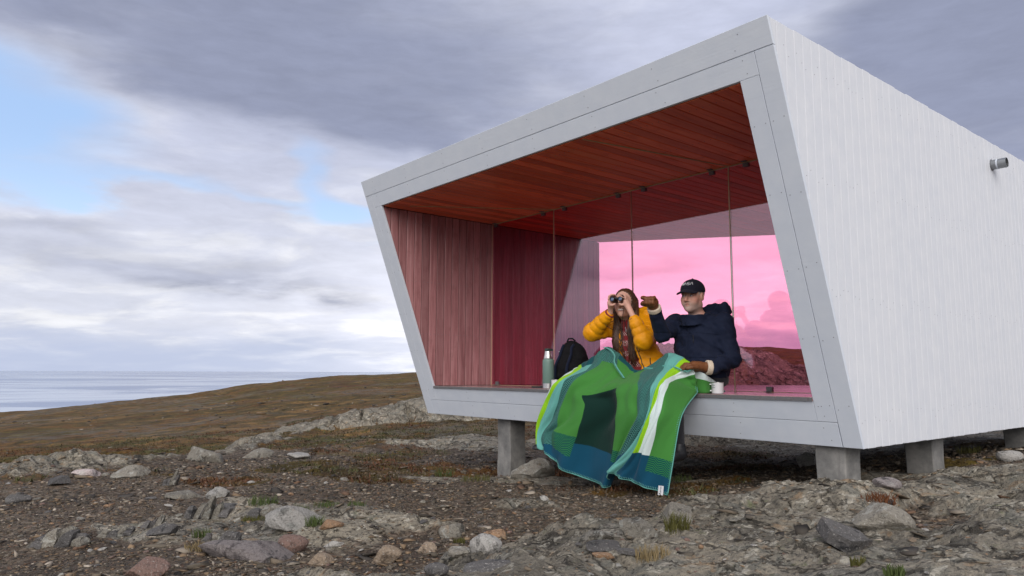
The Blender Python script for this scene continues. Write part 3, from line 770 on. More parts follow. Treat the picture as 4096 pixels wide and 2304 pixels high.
def sdf_mesh(f, lo, hi, h, band=None):
    lo = V3(*lo); hi = V3(*hi); n = np.ceil((hi - lo) / h).astype(int) + 1; B = 8
    n = ((n + B - 1) // B) * B
    nc = n // B
    gc = np.stack(np.meshgrid(*[(np.arange(k) + .5) * B * h for k in nc], indexing='ij'), -1).reshape(-1, 3) - .5 * h + lo
    dc = f(gc)
    val = np.repeat(np.repeat(np.repeat(dc.reshape(nc).astype(np.float32), B, 0), B, 1), B, 2)
    near = np.nonzero(np.abs(dc) < B * h * .87 * (1.25 if band is None else band) + .012)[0]
    ii = np.stack(np.unravel_index(near, nc), 1) * B
    off = np.stack(np.meshgrid(np.arange(B), np.arange(B), np.arange(B), indexing='ij'), -1).reshape(-1, 3)
    for c in range(0, len(ii), 400):
        I = (ii[c:c + 400, None] + off[None]).reshape(-1, 3)
        val[I[:, 0], I[:, 1], I[:, 2]] = f(lo + I * h)
    ins = val < 0
    s = [slice(0, -1), slice(1, None)]
    cnt = np.zeros(tuple(n - 1), np.int8)
    for a in s:
        for b in s:
            for c in s: cnt += ins[a, b, c]
    act = (cnt > 0) & (cnt < 8)
    A = np.stack(np.nonzero(act), 1)
    idx = np.full(act.shape, -1, np.int32); idx[act] = np.arange(len(A))
    acc = np.zeros((len(A), 3)); num = np.zeros(len(A))
    cor = [(i, j, k) for i in (0, 1) for j in (0, 1) for k in (0, 1)]
    vc = {c: val[A[:, 0] + c[0], A[:, 1] + c[1], A[:, 2] + c[2]].astype(float) for c in cor}
    for c in cor:
        for ax in range(3):
            if c[ax] == 1: continue
            d = list(c); d[ax] = 1; d = tuple(d)
            v0, v1 = vc[c], vc[d]; m = (v0 < 0) != (v1 < 0)
            t = np.where(m, v0 / np.where(m, v0 - v1, 1), 0)
            p = np.array(c, float)[None].repeat(len(A), 0); p[:, ax] += t
            acc += p * m[:, None]; num += m
    P = lo + (A + acc / num[:, None]) * h
    quads = []
    for ax in range(3):
        o = [1, 2] if ax == 0 else ([0, 2] if ax == 1 else [0, 1])
        sl0 = [slice(1, -1)] * 3; sl1 = [slice(1, -1)] * 3
        sl0[ax] = slice(0, -1); sl1[ax] = slice(1, None)
        a_, b_ = ins[tuple(sl0)], ins[tuple(sl1)]
        for flip, m in ((False, a_ & ~b_), (True, ~a_ & b_)):
            E_ = np.stack(np.nonzero(m), 1)
            if len(E_) == 0: continue
            base = E_.copy(); base[:, [k for k in range(3) if k != ax]] += 1
            def ix(d1, d2):
                q = base.copy(); q[:, o[0]] -= d1; q[:, o[1]] -= d2
                return idx[q[:, 0], q[:, 1], q[:, 2]]
            Q = np.stack([ix(1, 1), ix(0, 1), ix(0, 0), ix(1, 0)], 1)
            if flip ^ (ax == 1): Q = Q[:, ::-1]
            quads.append(Q)
    F = np.concatenate(quads); F = F[(F >= 0).all(1)]
    return P, F
def sdf_obj(name, f, lo, hi, h, mat, parent=None, color=None):
    P, F = sdf_mesh(f, lo, hi, h)
    o = mesh_obj(name, P, F, mat, parent, smooth=True)
    if color is not None:
        at = o.data.color_attributes.new('tint', 'FLOAT_COLOR', 'POINT'); c = np.ones((len(P), 4), np.float32); c[:, :3] = color(P)
        at.data.foreach_set('color', c.ravel())
    return o
def wrinkle(p, k, seed=0):
    """soft cloth folds"""
    q = p * k + seed
    w = np.sin(q[:, 0] * 1.1 + 1.7 * np.sin(q[:, 2] * .7 + q[:, 1] * .5)) * np.sin(q[:, 2] * 1.3 + 1.5 * np.sin(q[:, 0] * .6 - q[:, 1] * .8)) + .5 * np.sin(q[:, 1] * 2.1 + q[:, 2] * 1.7 + np.sin(q[:, 0] * 1.9))
    return w

def m_skin(rough, extra):
    def f(t, bs):
        P = t.coord('Object'); n = t.noise(P, 70, 4, .6); n2 = t.noise(P, 18, 4, .6)
        c = t.mix(t.math('MULTIPLY', n2, .5), t.attr('tint'), (.42, .17, .12)); c = t.mix(.62, c, t.attr('tint'))
        setp(t, bs, color=c, rough=rough, spec=.35, sss=.06); bs.inputs['Subsurface Radius'].default_value = (.01, .004, .002); setp(t, bs, normal=t.bump(n, .15, .002))
    return f
MAT['skin'] = material('skin', m_skin(.5, 0))
def m_cloth(c1, c2, scale=400, rough=.85, bump=.3, sheen=.15, big=(.85, .12)):
    def f(t, bs):
        P = t.coord('Object'); n = t.noise(P, scale, 3, .6); b = t.noise(P, 9, 5, .6); w = t.noise(P, 38, 5, .6, .8)
        c = t.mix(t.step(b, .3, .7), c1, c2)
        c = t.mix(t.math('MULTIPLY', n, .35), c, tuple(x * .6 for x in c1))
        setp(t, bs, color=c, rough=rough, spec=.25, sheen=sheen); setp(t, bs, normal=t.bump(t.math('ADD', t.math('MULTIPLY', n, .5), w), bump, .006))
    return f
MAT['navy'] = material('navy_cloth', m_cloth((.0055, .0095, .028), (.008, .014, .038), 300, .8, .45, .02))
MAT['cap_cloth'] = material('cap_cloth', m_cloth((.008, .008, .018), (.011, .011, .022), 500, .9, .3, .03))
MAT['leather'] = material('leather', m_cloth((.125, .043, .016), (.21, .082, .033), 120, .48, .7, 0))
MAT['cream_knit'] = material('cream_knit', m_cloth((.62, .50, .38), (.68, .58, .46), 250, .95, .7))
MAT['trouser'] = material('trouser_cloth', m_cloth((.018, .018, .022), (.028, .028, .034), 300, .9, .3))
MAT['shoe'] = material('shoe_rubber', m_cloth((.012, .012, .014), (.03, .03, .034), 100, .4, .3, 0))
MAT['yellow'] = material('yellow_shell', m_cloth((.80, .305, .003), (.88, .37, .004), 250, .42, .5, .02))
def m_sweater(t, bs):
    P = t.coord('Object'); s = t.sep(P)
    a = t.math('SINE', t.math('MULTIPLY', t.math('ADD', s[0], t.math('MULTIPLY', s[1], -.4)), 330)); b = t.math('SINE', t.math('MULTIPLY', s[2], 300))
    band = t.step(t.math('SINE', t.math('MULTIPLY', s[2], 75)), -.35, .2)
    m = t.math('MULTIPLY', t.step(t.math('MULTIPLY', a, b), .12, .4), band)
    m = t.math('MULTIPLY', m, t.step(t.math('MULTIPLY', s[2], -1.0), -.80, -.77))
    setp(t, bs, color=t.mix(m, (.22, .012, .016), (.55, .45, .42)), rough=.95, sheen=.2); setp(t, bs, normal=t.bump(t.math('MULTIPLY', a, b), .4, .003))
MAT['sweater'] = material('sweater_knit', m_sweater)
def m_hair(t, bs):
    P = t.coord('Object'); n = t.noise(t.scaled(P, (1, 1, .12)), 160, 4, .6); b = t.noise(P, 14, 4, .6)
    setp(t, bs, color=t.mix(t.step(t.math('ADD', t.math('MULTIPLY', n, .6), t.math('MULTIPLY', b, .4)), .35, .65), (.026, .011, .007), (.115, .052, .027)), rough=.42, spec=.5); setp(t, bs, normal=t.bump(n, .5, .003))
MAT['hair'] = material('brown_hair', m_hair)
def m_grey(t, bs):
    n = t.noise(t.scaled(t.coord('Object'), (1, 1, .3)), 220, 3, .6); setp(t, bs, color=t.mix(n, (.22, .17, .14), (.5, .45, .42)), rough=.7); setp(t, bs, normal=t.bump(n, .5, .003))
MAT['grey_hair'] = material('grey_hair', m_grey)
def m_plain(c, rough=.5, metal=0.0):
    def f(t, bs):
        n = t.noise(t.coord('Object'), 60, 3, .6); setp(t, bs, color=t.mix(n, tuple(x * .85 for x in c), c), rough=rough, metal=metal)
    return f
MAT['zip'] = material('black_zip', m_plain((.012, .012, .014), .5)); MAT['zip_metal'] = material('zip_metal', m_plain((.5, .5, .52), .35, .8))
MAT['white_print'] = material('white_print', m_plain((.74, .74, .76), .7)); MAT['ink'] = material('dark_ink', m_plain((.02, .03, .06), .7))
MAT['black_rubber'] = material('black_rubber', m_plain((.012, .012, .014), .5))

def head_sdf(c, M, smile, male):
    def to(p): return (p - V3(*c)) @ M
    def f(p):
        q = to(p)
        qa = q.copy(); qa[:, 0] = np.abs(qa[:, 0])
        d = elli(q, (0, -.012, .036), (.077, .097, .090))
        d = smin(d, elli(q, (0, .020, -.040), (.062 if male else .056, .074, .082)), .03)
        d = smin(d, rcone(qa, (.045 if male else .036, -.01, -.062), (0, .074, -.100 if male else -.098), .026, .021), .03)
        d = smin(d, rcone(qa, (.040, .055, -.028), (.036, .058, -.045), .026, .024), .025)
        d = smin(d, rcone(qa, (0, .086, .024), (.046, .070, .022), .011 if male else .006, .010), .014)
        d = smin(d, rcone(q, (0, .090, .006), (0, .112, -.032), .008, .0125), .010)
        d = smin(d, rcone(qa, (0, .100, -.036), (.013, .098, -.037), .009, .008), .006)
        d = smax(d, -elli(qa, (.032, .102, .001), (.019, .016, .011)), .010)
        d = smin(d, elli(qa, (.032, .0795, .000), (.0135, .0135, .0125)), .003)
        d = smax(d, -elli(qa, (.031, .0955, .0045), (.015, .003, .003)), .002)
        lw, lr_ = (.027, .0042) if male else (.020, .0065)
        d = smin(d, rcone(qa, (0, .096, -.059), (lw, .085, -.0625), lr_, lr_ * .6), .006)
        d = smin(d, rcone(qa, (0, .0945, -.0705), (lw - .002, .085, -.0665), lr_ * 1.12, lr_ * .6), .006)
        if smile:
            d = smax(d, -elli(q, (0, .100, -.066), (.025, .016, .0085)), .004)
            d = smin(d, elli(q, (0, .084, -.0635), (.021, .010, .005)), .001)
        else:
            d = smax(d, -elli(q, (.002, .100, -.0645), (.027, .012, .0030)), .003)
        ear = elli(qa, (.078, -.006, -.006), (.010, .021, .032)); ear = smax(ear, -elli(qa, (.089, -.002, -.002), (.008, .011, .019)), .006)
        d = smin(d, ear, .008)
        return d
    def col(p):
        q = to(p); qa = q.copy(); qa[:, 0] = np.abs(qa[:, 0])
        c_ = np.tile(V3(.64, .37, .285) if not male else V3(.58, .325, .245), (len(p), 1))
        def put(m, k): c_[:] = c_ * (1 - m[:, None]) + V3(*k) * m[:, None]
        def near(d, w): return np.clip(1 - d / w, 0, 1)
        put(near(elli(qa, (.045, .066, -.03), (.02, .02, .016)), .02) * .35, (.55, .17, .12))
        put(near(elli(q, (0, .112, -.032), (.01, .01, .008)), .016) * .4, (.52, .15, .10))
        lip = np.minimum(rcone(qa, (0, .097, -.058), (.020, .087, -.061), .0045, .002), rcone(qa, (0, .0955, -.071), (.018, .086, -.068), .0055, .002))
        put(near(lip, .004) * (.9 if not male else .35), (.40, .10, .09))
        if not smile: put(((np.abs(q[:, 2] + .0645) < .0030) & (qa[:, 0] < .025) & (q[:, 1] > .075)).astype(float) * .8, (.16, .05, .045))
        if smile: put(((np.abs(q[:, 2] + .0635) < .0062) & (qa[:, 0] < .0215) & (q[:, 1] > .082) & (q[:, 1] < .0965)).astype(float), (.78, .74, .68))
        if smile: put(((q[:, 2] < -.0685) & (q[:, 2] > -.0745) & (qa[:, 0] < .02) & (q[:, 1] > .06) & (q[:, 1] < .0905)).astype(float) * .9, (.12, .02, .02))
        if male:
            st = sstep(-q[:, 2], .03, .085) * sstep(q[:, 1], -.04, .04) * (1 - near(lip, .006)); put(st * .58, (.37, .33, .305))
            put(near(rcone(qa, (.015, .096, -.050), (.026, .086, -.064), .004, .004), .01) * .3, (.36, .30, .26))
        put(near(rcone(qa, (.016, .096, .019), (.048, .080, .020), .002, .002), .0085) * .85, (.10, .06, .04) if not male else (.24, .20, .18))
        eb = (elli(qa, (.032, .0795, .000), (.0142, .0142, .0078)) < .001) & (q[:, 1] > .086)
        put(eb.astype(float), (.55, .50, .48)); put((eb & (np.hypot(qa[:, 0] - (.033 - .004 * np.sign(q[:, 0])), q[:, 2]) < .0062)).astype(float), (.04, .06, .09))
        put(near(rcone(qa, (.020, .093, .0065), (.046, .083, .006), .0015, .0015), .003) * .8, (.10, .05, .04))
        return c_
    return f, col
def finger(p, pts, r0, r1):
    d = None; n = len(pts) - 1
    for i in range(n):
        k = rcone(p, pts[i], pts[i + 1], r0 + (r1 - r0) * i / n, r0 + (r1 - r0) * (i + 1) / n); d = k if d is None else smin(d, k, .003)
    return d

# ================================================================== the man
mh_c = V3(-1.262, .058, 1.030); mh_M = frame_of((.17, -.985, -.03))
m_sR, m_sL = V3(-1.475, .13, .838), V3(-1.055, .15, .826)
m_eR, m_wR, m_fR = V3(-1.392, -.155, .742), V3(-1.332, -.30, .908), V3(-1.318, -.355, .965)
m_eL, m_wL, m_hL = V3(-.990, .135, .560), V3(-1.045, -.055, .492), V3(-1.105, -.145, .500)
m_kR, m_kL = V3(-1.55, -.305, .335), V3(-1.19, -.27, .300)
m_hipR, m_hipL = V3(-1.34, .13, .385), V3(-1.18, .14, .375)
m_aR, m_aL = V3(-1.57, -.25, -.06), V3(-1.19, -.24, -.06)
def leg(p, hip, knee, ank, k=1.0, foot=True, r=0.0, fdir=(0, -1, 0)):
    d = rcone(p, hip, knee, .070 * k + r, .048 * k + r)
    d = smin(d, rcone(p, knee, ank, .047 * k + r, .035 * k + r), .03)
    if foot: d = smin(d, rcone(p, V3(*ank) + V3(0, 0, -.05), V3(*ank) + V3(*fdir) * .10 + V3(0, 0, -.068), .034, .026), .03)
    return d
mh_f, mh_col = head_sdf(mh_c, mh_M, False, True)
def man_body(p):
    d = mh_f(p)
    nb = mh_c + mh_M @ V3(0, -.03, -.09)
    d = smin(d, rcone(p, nb, V3(-1.262, .12, .86), .056, .062), .03)
    d = smin(d, rcone(p, m_sR + V3(.05, 0, 0), m_sL - V3(.05, 0, 0), .055, .055), .05)
    d = smin(d, elli(p, (-1.262, .13, .70), (.17, .11, .17)), .06); d = smin(d, elli(p, (-1.25, .15, .50), (.16, .12, .17)), .08)
    for s, e, w in ((m_sR, m_eR, m_wR), (m_sL, m_eL, m_wL)):
        d = smin(d, rcone(p, s, e, .047, .038), .03); d = smin(d, rcone(p, e, w, .037, .026), .02)
    d = smin(d, rcone(p, m_wR, m_fR + V3(0, -.02, .01), .026, .030), .02); d = smin(d, rcone(p, m_wL, m_hL, .026, .028), .02)
    for h_, k_, a_ in ((m_hipR, m_kR, m_aR), (m_hipL, m_kL, m_aL)): d = smin(d, leg(p, h_, k_, a_, .9), .04)
    return d
man = sdf_obj('person', man_body, (-1.80, -.58, -.20), (-.80, .34, 1.16), .0052, MAT['skin'], None, mh_col)
tag(man, 'man in a navy jacket and dark cap pointing while seated on the deck', 'person', 'people sitting on the edge of the deck')
def man_jacket(p):
    d = elli(p, (-1.262, .14, .69), (.215, .150, .20)); d = smin(d, elli(p, (-1.25, .14, .50), (.220, .160, .19)), .10)
    d = smin(d, rcone(p, m_sR + V3(.04, .0, -.02), m_sL + V3(-.04, 0, -.02), .074, .074), .07)
    tR = rcone_t(p, m_sR, m_eR)
    w = wrinkle(p, 24, 1.0); w2 = wrinkle(p, 55, 4.0)
    dR = smin(rcone(p, m_sR, m_eR, .078, .062), rcone(p, m_eR, m_wR + (m_wR - m_eR) * -.06, .062, .046), .02)
    dL = smin(rcone(p, m_sL, m_eL, .074, .065), rcone(p, m_eL, m_wL + V3(.012, .02, 0), .065, .047), .025)
    crL = np.exp(-(np.linalg.norm(p - (m_eL + V3(-.03, -.05, .0)), axis=1) / .10) ** 2); crR = np.exp(-(np.linalg.norm(p - m_eR, axis=1) / .10) ** 2)
    dL = dL - crL * .008 * np.sin(p @ V3(40, 25, 95)); dR = dR - crR * .006 * np.sin(p @ V3(55, 70, 40))
    d = smin(d, dR, .03); d = smin(d, dL, .03)
    # stand collar and hood
    cq = p - V3(-1.262, .075, .895); ang = np.arctan2(cq[:, 0], cq[:, 1]); rad = np.hypot(cq[:, 0] / .105, (cq[:, 1]) / .100)
    col_ = np.maximum(np.abs(rad - 1) * .1 - .011, np.abs(cq[:, 2] + .042 - .10 * cq[:, 1]) - .040)
    d = smin(d, col_, .018)
    hood = elli(p, (-1.20, .232, .925), (.150, .085, .062)); hood = smax(hood, -elli(p, (-1.215, .19, .99), (.10, .085, .07)), .02)
    hood = smin(hood, rcone(p, (-1.08, .20, .90), (-1.06, .17, .955), .04, .025), .03)
    d = smin(d, hood - .004 * w, .03)
    d = smax(d, -rcone(p, (-1.262, .055, .90), (-1.262, .03, 1.04), .076, .085), .012)
    d = smax(d, .33 - p[:, 2], .02)
    # yoke and pocket seams
    fr = sstep(-p[:, 1], -.10, .02)
    seam = np.exp(-((p[:, 2] - .742 - .05 * np.abs(p[:, 0] + 1.262)) / .004) ** 2) + np.exp(-((p[:, 2] - .56) / .004) ** 2)
    return d - .0050 * w - .0026 * w2 + fr * seam * .005
jk = sdf_obj('jacket', man_jacket, (-1.66, -.42, .30), (-.80, .40, 1.06), .0058, MAT['navy'], man)
# front zip, pocket flap and chest zip
def surf_y(f, x, z, y0=-.3, y1=.25):
    ys = np.linspace(y0, y1, 140); d = f(np.stack([np.full(140, x), ys, np.full(140, z)], 1)); k = np.nonzero(d < 0)[0]
    return ys[k[0]] if len(k) else y1
def strip_on(f, name, pts, w, mat, parent, dy=.0025, th=.004):
    M = MB(); rows = [(x, surf_y(f, x, z) - dy, z) for x, z in pts]
    M.tube(rows, w, 6); return M.build(name, mat, parent, True)
strip_on(man_jacket, 'chest_zip', [(-1.215, .735 - .015 * k) for k in range(5)], .0028, MAT['zip'], jk)
strip_on(man_jacket, 'pocket_flap', [(-1.16 + .012 * k, .748 - .001 * k) for k in range(11)], .0035, MAT['navy'], jk)
strip_on(man_jacket, 'front_placket', [(-1.258 - .0012 * k, .86 - .02 * k) for k in range(17)], .0042, MAT['navy'], jk)
def man_trousers(p):
    d = elli(p, (-1.245, .15, .41), (.20, .15, .095))
    for h_, k_, a_ in ((m_hipR, m_kR, m_aR), (m_hipL, m_kL, m_aL)): d = smin(d, leg(p, h_, k_, a_ + V3(0, 0, .03), .9, False, .012), .03)
    return smax(d, ZD + .001 - p[:, 2] - 10 * np.maximum(-.12 - p[:, 1], 0), .004) - .002 * wrinkle(p, 30)
sdf_obj('trousers', man_trousers, (-1.80, -.50, -.12), (-.92, .34, .55), .009, MAT['trouser'], man)
def shoe_sdf(ank, fd):
    fd = V3(*fd); fd /= np.linalg.norm(fd); a = V3(*ank)
    def f(p):
        d = rcone(p, a + V3(0, 0, -.055), a + fd * .17 + V3(0, 0, -.075), .047, .036); d = smin(d, rcone(p, a, a + V3(0, 0, -.05), .045, .046), .03)
        return smax(d, (a[2] - .102) - p[:, 2], .006)
    return f, a
def shoe(ank, fd, parent):
    f, a = shoe_sdf(ank, fd); o = sdf_obj('shoe', f, a - V3(.25, .25, .13), a + V3(.25, .25, .08), .007, MAT['shoe'], parent)
    return o
shoe(m_aR, (-.1, -1, -.1), man); shoe(m_aL, (.1, -1, -.1), man)
# cap
def cap_sdf(p):
    q = (p - mh_c) @ mh_M
    sh = elli(q, (0, -.010, .047), (.0885, .109, .086)); cut = .028 - q[:, 2] + .12 * np.minimum(q[:, 1], 0) * -.0
    crown = smax(sh, cut + .10 * np.clip(-q[:, 1], 0, 1) * .35, .004)
    crown = np.maximum(crown, -elli(q, (0, -.010, .044), (.080, .101, .079)))
    zb = .046 - 5.2 * q[:, 0] ** 2 - .20 * (q[:, 1] - .09) - 1.6 * np.maximum(q[:, 1] - .10, 0) ** 2
    br = np.maximum((np.sqrt((q[:, 0] / .078) ** 2 + ((q[:, 1] - .085) / .082) ** 2) - 1) * .075, np.abs(q[:, 2] - zb) - .0038)
    br = np.maximum(br, .05 - q[:, 1]); br = np.maximum(br, -elli(q, (0, -.010, .044), (.080, .101, .079)))
    d = smin(crown, br, .008)
    d = smin(d, elli(q, (0, -.012, .134), (.008, .008, .005)), .003)
    seam = np.exp(-((np.abs(q[:, 0])) / .0035) ** 2) * (q[:, 2] > .06)
    return d - .0012 * seam
cap = sdf_obj('cap', cap_sdf, (-1.42, -.16, 1.01), (-1.10, .22, 1.20), .0042, MAT['cap_cloth'], man)
# worm-style letters on the cap front
def cap_letters():
    M = MB(); hgt = .0205; wd = .0175; sp = .0232
    glyph = {'N': [(0, 0), (0, .8), (.06, .95), (.2, 1), (.34, .9), (.62, .1), (.78, 0), (.92, .05), (1, .2), (1, 1)],
             'A': [(0, 0), (.36, .86), (.5, .98), (.64, .86), (1, 0)],
             'S': [(.02, 0), (.78, 0), (.96, .1), (1, .26), (.94, .42), (.78, .5), (.22, .5), (.06, .58), (0, .74), (.05, .9), (.22, 1), (.98, 1)]}
    x0 = -1.5 * sp - wd / 2
    for i, ch in enumerate('NASA'):
        pts = []
        for gx, gy in glyph[ch]:
            lx = x0 + i * sp + gx * wd; lz = .082 + gy * hgt
            k = 1 - (lx / .0885) ** 2 - ((lz - .047) / .086) ** 2
            ly = -.010 + .109 * math.sqrt(max(k, .01)) + .0016
            pts.append(mh_c + mh_M @ V3(lx, ly, lz))
        M.tube(pts, .0017, 6)
    return M.build('cap_lettering', MAT['white_print'], cap, True)
# frame_of puts the subject's left on +x, so letters read from the viewer's left when x runs from minus to plus
cap_letters()
# short grey hair under the cap
def m_hair_sdf(p):
    q = (p - mh_c) @ mh_M; qa = q.copy(); qa[:, 0] = np.abs(qa[:, 0])
    d = elli(q, (0, -.016, .030), (.0805, .099, .088)); d = smax(d, q[:, 2] - .04, .006); d = smax(d, -.030 - .35 * q[:, 1] * 0 - q[:, 2] - .02, .01)
    d = smax(d, q[:, 1] - .036, .006); d = smax(d, -elli(qa, (.08, .002, -.012), (.03, .026, .034)), .004)
    return d
sdf_obj('hair', m_hair_sdf, (-1.36, -.06, .95), (-1.16, .20, 1.10), .005, MAT['grey_hair'], man)
# gloves
def glove_fist(p):
    F_ = V3(.20, -.94, .28); F_ /= np.linalg.norm(F_); S_ = np.cross(F_, V3(0, 0, 1)); S_ /= np.linalg.norm(S_); U_ = np.cross(S_, F_)
    c = m_fR
    def L(a, b, k): return c + F_ * a + S_ * b + U_ * k
    d = elli((p - c) @ np.stack([S_, F_, U_], 1), (0, 0, 0), (.050, .050, .036))
    d = smin(d, rcone(p, m_wR, c, .036, .040), .02)
    for i, b in enumerate((.012, -.013, -.036)):       # three curled fingers
        d = smin(d, finger(p, [L(.036, b, .016), L(.064 - .005 * i, b, .002), L(.058 - .005 * i, b, -.026), L(.030, b, -.034)], .0165, .0135), .005)
    d = smin(d, finger(p, [L(.036, .034, .018), L(.062, .035, .012), L(.080, .034, .006)], .0165, .0135), .005)     # pointing finger
    d = smin(d, finger(p, [L(-.005, .046, -.014), L(.032, .052, -.022), L(.058, .036, -.024)], .018, .014), .006)    # thumb
    return d - .0010 * wrinkle(p, 110)
gR = sdf_obj('glove', glove_fist, m_fR - .16, m_fR + .15, .0042, MAT['leather'], man)
def cuff(c, ax, r, parent, w=.018):
    c = V3(*c); ax = V3(*ax) / np.linalg.norm(ax)
    def f(p):
        q = p - c; t = q @ ax; rad = np.linalg.norm(q - t[:, None] * ax, axis=1); th = np.arctan2((q @ np.cross(ax, V3(.3, .5, .8))), q @ V3(.3, .5, .8))
        return smax(np.abs(rad - r) - .009 - .0015 * np.sin(th * 22), np.abs(t) - w, .006)
    return sdf_obj('glove_cuff', f, c - .1, c + .1, .0045, MAT['cream_knit'], parent)
cuff(m_wR + (m_fR - m_wR) * .20, m_fR - m_eR, .042, gR)
def glove_flat(p):
    F_ = m_hL - m_wL; F_ = F_ / np.linalg.norm(F_); F_ = V3(-.72, -.62, .02); F_ /= np.linalg.norm(F_); S_ = np.cross(F_, V3(0, 0, 1)); S_ /= np.linalg.norm(S_); U_ = np.cross(S_, F_); c = m_hL
    def L(a, b, k): return c + F_ * a + S_ * b + U_ * k
    d = elli((p - c) @ np.stack([S_, F_, U_], 1), (0, 0, .004), (.048, .056, .027)); d = smin(d, rcone(p, m_wL, c, .038, .034), .03)
    for b, l in ((.034, .058), (.012, .068), (-.011, .064), (-.033, .050)):
        d = smin(d, finger(p, [L(.034, b, .006), L(.034 + l * .5, b * 1.1, .012), L(.034 + l * .85, b * 1.1, -.008), L(.034 + l * .95, b * 1.1, -.020)], .0165, .013), .005)
    d = smin(d, finger(p, [L(-.01, -.040, -.004), L(.026, -.062, -.006), L(.055, -.058, -.012)], .018, .014), .006)
    return d - .0012 * wrinkle(p, 100)
gL = sdf_obj('glove', glove_flat, m_hL - .2, m_hL + .17, .0042, MAT['leather'], man)
cuff(m_wL + (m_hL - m_wL) * .06, m_hL - m_wL, .043, gL, .02)

# ================================================================== the woman
wh_c = V3(-1.880, -.012, 1.012); wh_M = frame_of((.36, -.92, .10))
w_sR, w_sL = V3(-2.065, .085, .838), V3(-1.715, .085, .822)
w_eR, w_wR = V3(-2.150, -.115, .786), V3(-1.925, -.135, .938)
w_eL, w_wL = V3(-1.630, -.075, .700), V3(-1.690, -.125, .884)
w_kR, w_kL = V3(-2.16, -.31, .345), V3(-1.96, -.31, .345)
w_hipR, w_hipL = V3(-1.87, .13, .385), V3(-1.71, .13, .385)
w_aR, w_aL = V3(-2.29, -.40, -.060), V3(-1.95, -.25, -.06)
wh_f, wh_col = head_sdf(wh_c, wh_M, True, False)
BF = wh_M[:, 1]; BS = wh_M[:, 0]; BU = wh_M[:, 2]
b_c = wh_c + BF * .150 + BU * .004                    # centre of the binoculars
def B(s, f, u): return b_c + BS * s + BF * f + BU * u
def hand_on(p, sg, wrist):
    """a hand round one barrel: sg=+1 is the woman's left"""
    pc = B(sg * .066, -.008, -.022)
    d = smin(rcone(p, wrist, pc, .022, .025), elli((p - pc) @ np.stack([BS, BF, BU], 1), (0, 0, 0), (.019, .038, .036)), .02)
    for i, (f_, ln) in enumerate(((.030, .92), (.010, 1.0), (-.010, .95), (-.029, .80))):
        pts = [B(sg * .072, f_ * 1.05 - .006, .004), B(sg * .066, f_, .030 * ln), B(sg * .048, f_ * .95, .044 * ln), B(sg * (.048 - .022 * ln), f_ * .9, .042 * ln)]
        d = smin(d, finger(p, pts, .0088, .0070), .003)
    d = smin(d, finger(p, [B(sg * .062, .010, -.040), B(sg * .040, .020, -.044), B(sg * .020, .022, -.036)], .0108, .0085), .006)
    return d
def woman_body(p):
    d = wh_f(p)
    d = smin(d, rcone(p, wh_c + wh_M @ V3(0, -.03, -.09), V3(-1.885, .075, .85), .048, .054), .03)
    d = smin(d, rcone(p, w_sR + V3(.04, 0, 0), w_sL - V3(.04, 0, 0), .045, .045), .04)
    d = smin(d, elli(p, (-1.885, .09, .70), (.135, .095, .15)), .06); d = smin(d, elli(p, (-1.79, .14, .47), (.14, .11, .15)), .1)
    for s, e, w in ((w_sR, w_eR, w_wR), (w_sL, w_eL, w_wL)):
        d = smin(d, rcone(p, s, e, .040, .032), .03); d = smin(d, rcone(p, e, w, .031, .022), .02)
    d = smin(d, hand_on(p, -1, w_wR), .008); d = smin(d, hand_on(p, 1, w_wL), .008)
    for h_, k_, a_ in ((w_hipR, w_kR, w_aR), (w_hipL, w_kL, w_aL)): d = smin(d, leg(p, h_, k_, a_, .8), .04)
    return d
def w_color(P):
    c = wh_col(P); far = np.linalg.norm(P - wh_c, axis=1) > .17
    q = (P - b_c) @ wh_M; hand = (np.abs(q[:, 0]) > .018) & (q[:, 1] > -.045) & (np.abs(q[:, 0]) < .16)
    tip = np.clip(1 - np.linalg.norm(np.stack([np.abs(q[:, 0]) - .026, q[:, 2] - .04], 1), axis=1) / .014, 0, 1) * (q[:, 1] > -.04)
    c[far] = V3(.62, .35, .27); c[hand & far] = V3(.64, .36, .28)
    return c * (1 - .5 * tip[:, None]) + V3(.46, .16, .14) * .5 * tip[:, None]
woman = sdf_obj('person', woman_body, (-2.38, -.62, -.22), (-1.52, .30, 1.16), .0046, MAT['skin'], None, w_color)
tag(woman, 'woman in a yellow puffer jacket looking through binoculars with long brown hair', 'person', 'people sitting on the edge of the deck')
def quilt(p, a, b, ra, rb, pitch=.052, amp=.0075, ph=0.0):
    a = V3(*a); b = V3(*b); L = np.linalg.norm(b - a); t = rcone_t(p, a, b)
    return rcone(p, a, b, ra, rb) - amp * (np.abs(np.sin(math.pi * (t * L / pitch + ph))) ** .55 - .6)
w_tor = V3(-1.885, .10, .70)
def w_torso(p, g=0.0):
    d = elli(p, (-1.885, .10, .70), (.160 + g, .115 + g, .185 + g)); d = smin(d, elli(p, (-1.79, .13, .48), (.165 + g, .125 + g, .175)), .10)
    return smin(d, rcone(p, w_sR + V3(.03, 0, -.01), w_sL + V3(-.03, 0, -.01), .060 + g, .060 + g), .06)
WF = V3(.10, -.995, 0.0); WS = V3(.995, .10, 0)
def w_mid(z): return -1.868 + .23 * np.clip(.80 - z, 0, .5)       # x of the opening down the front
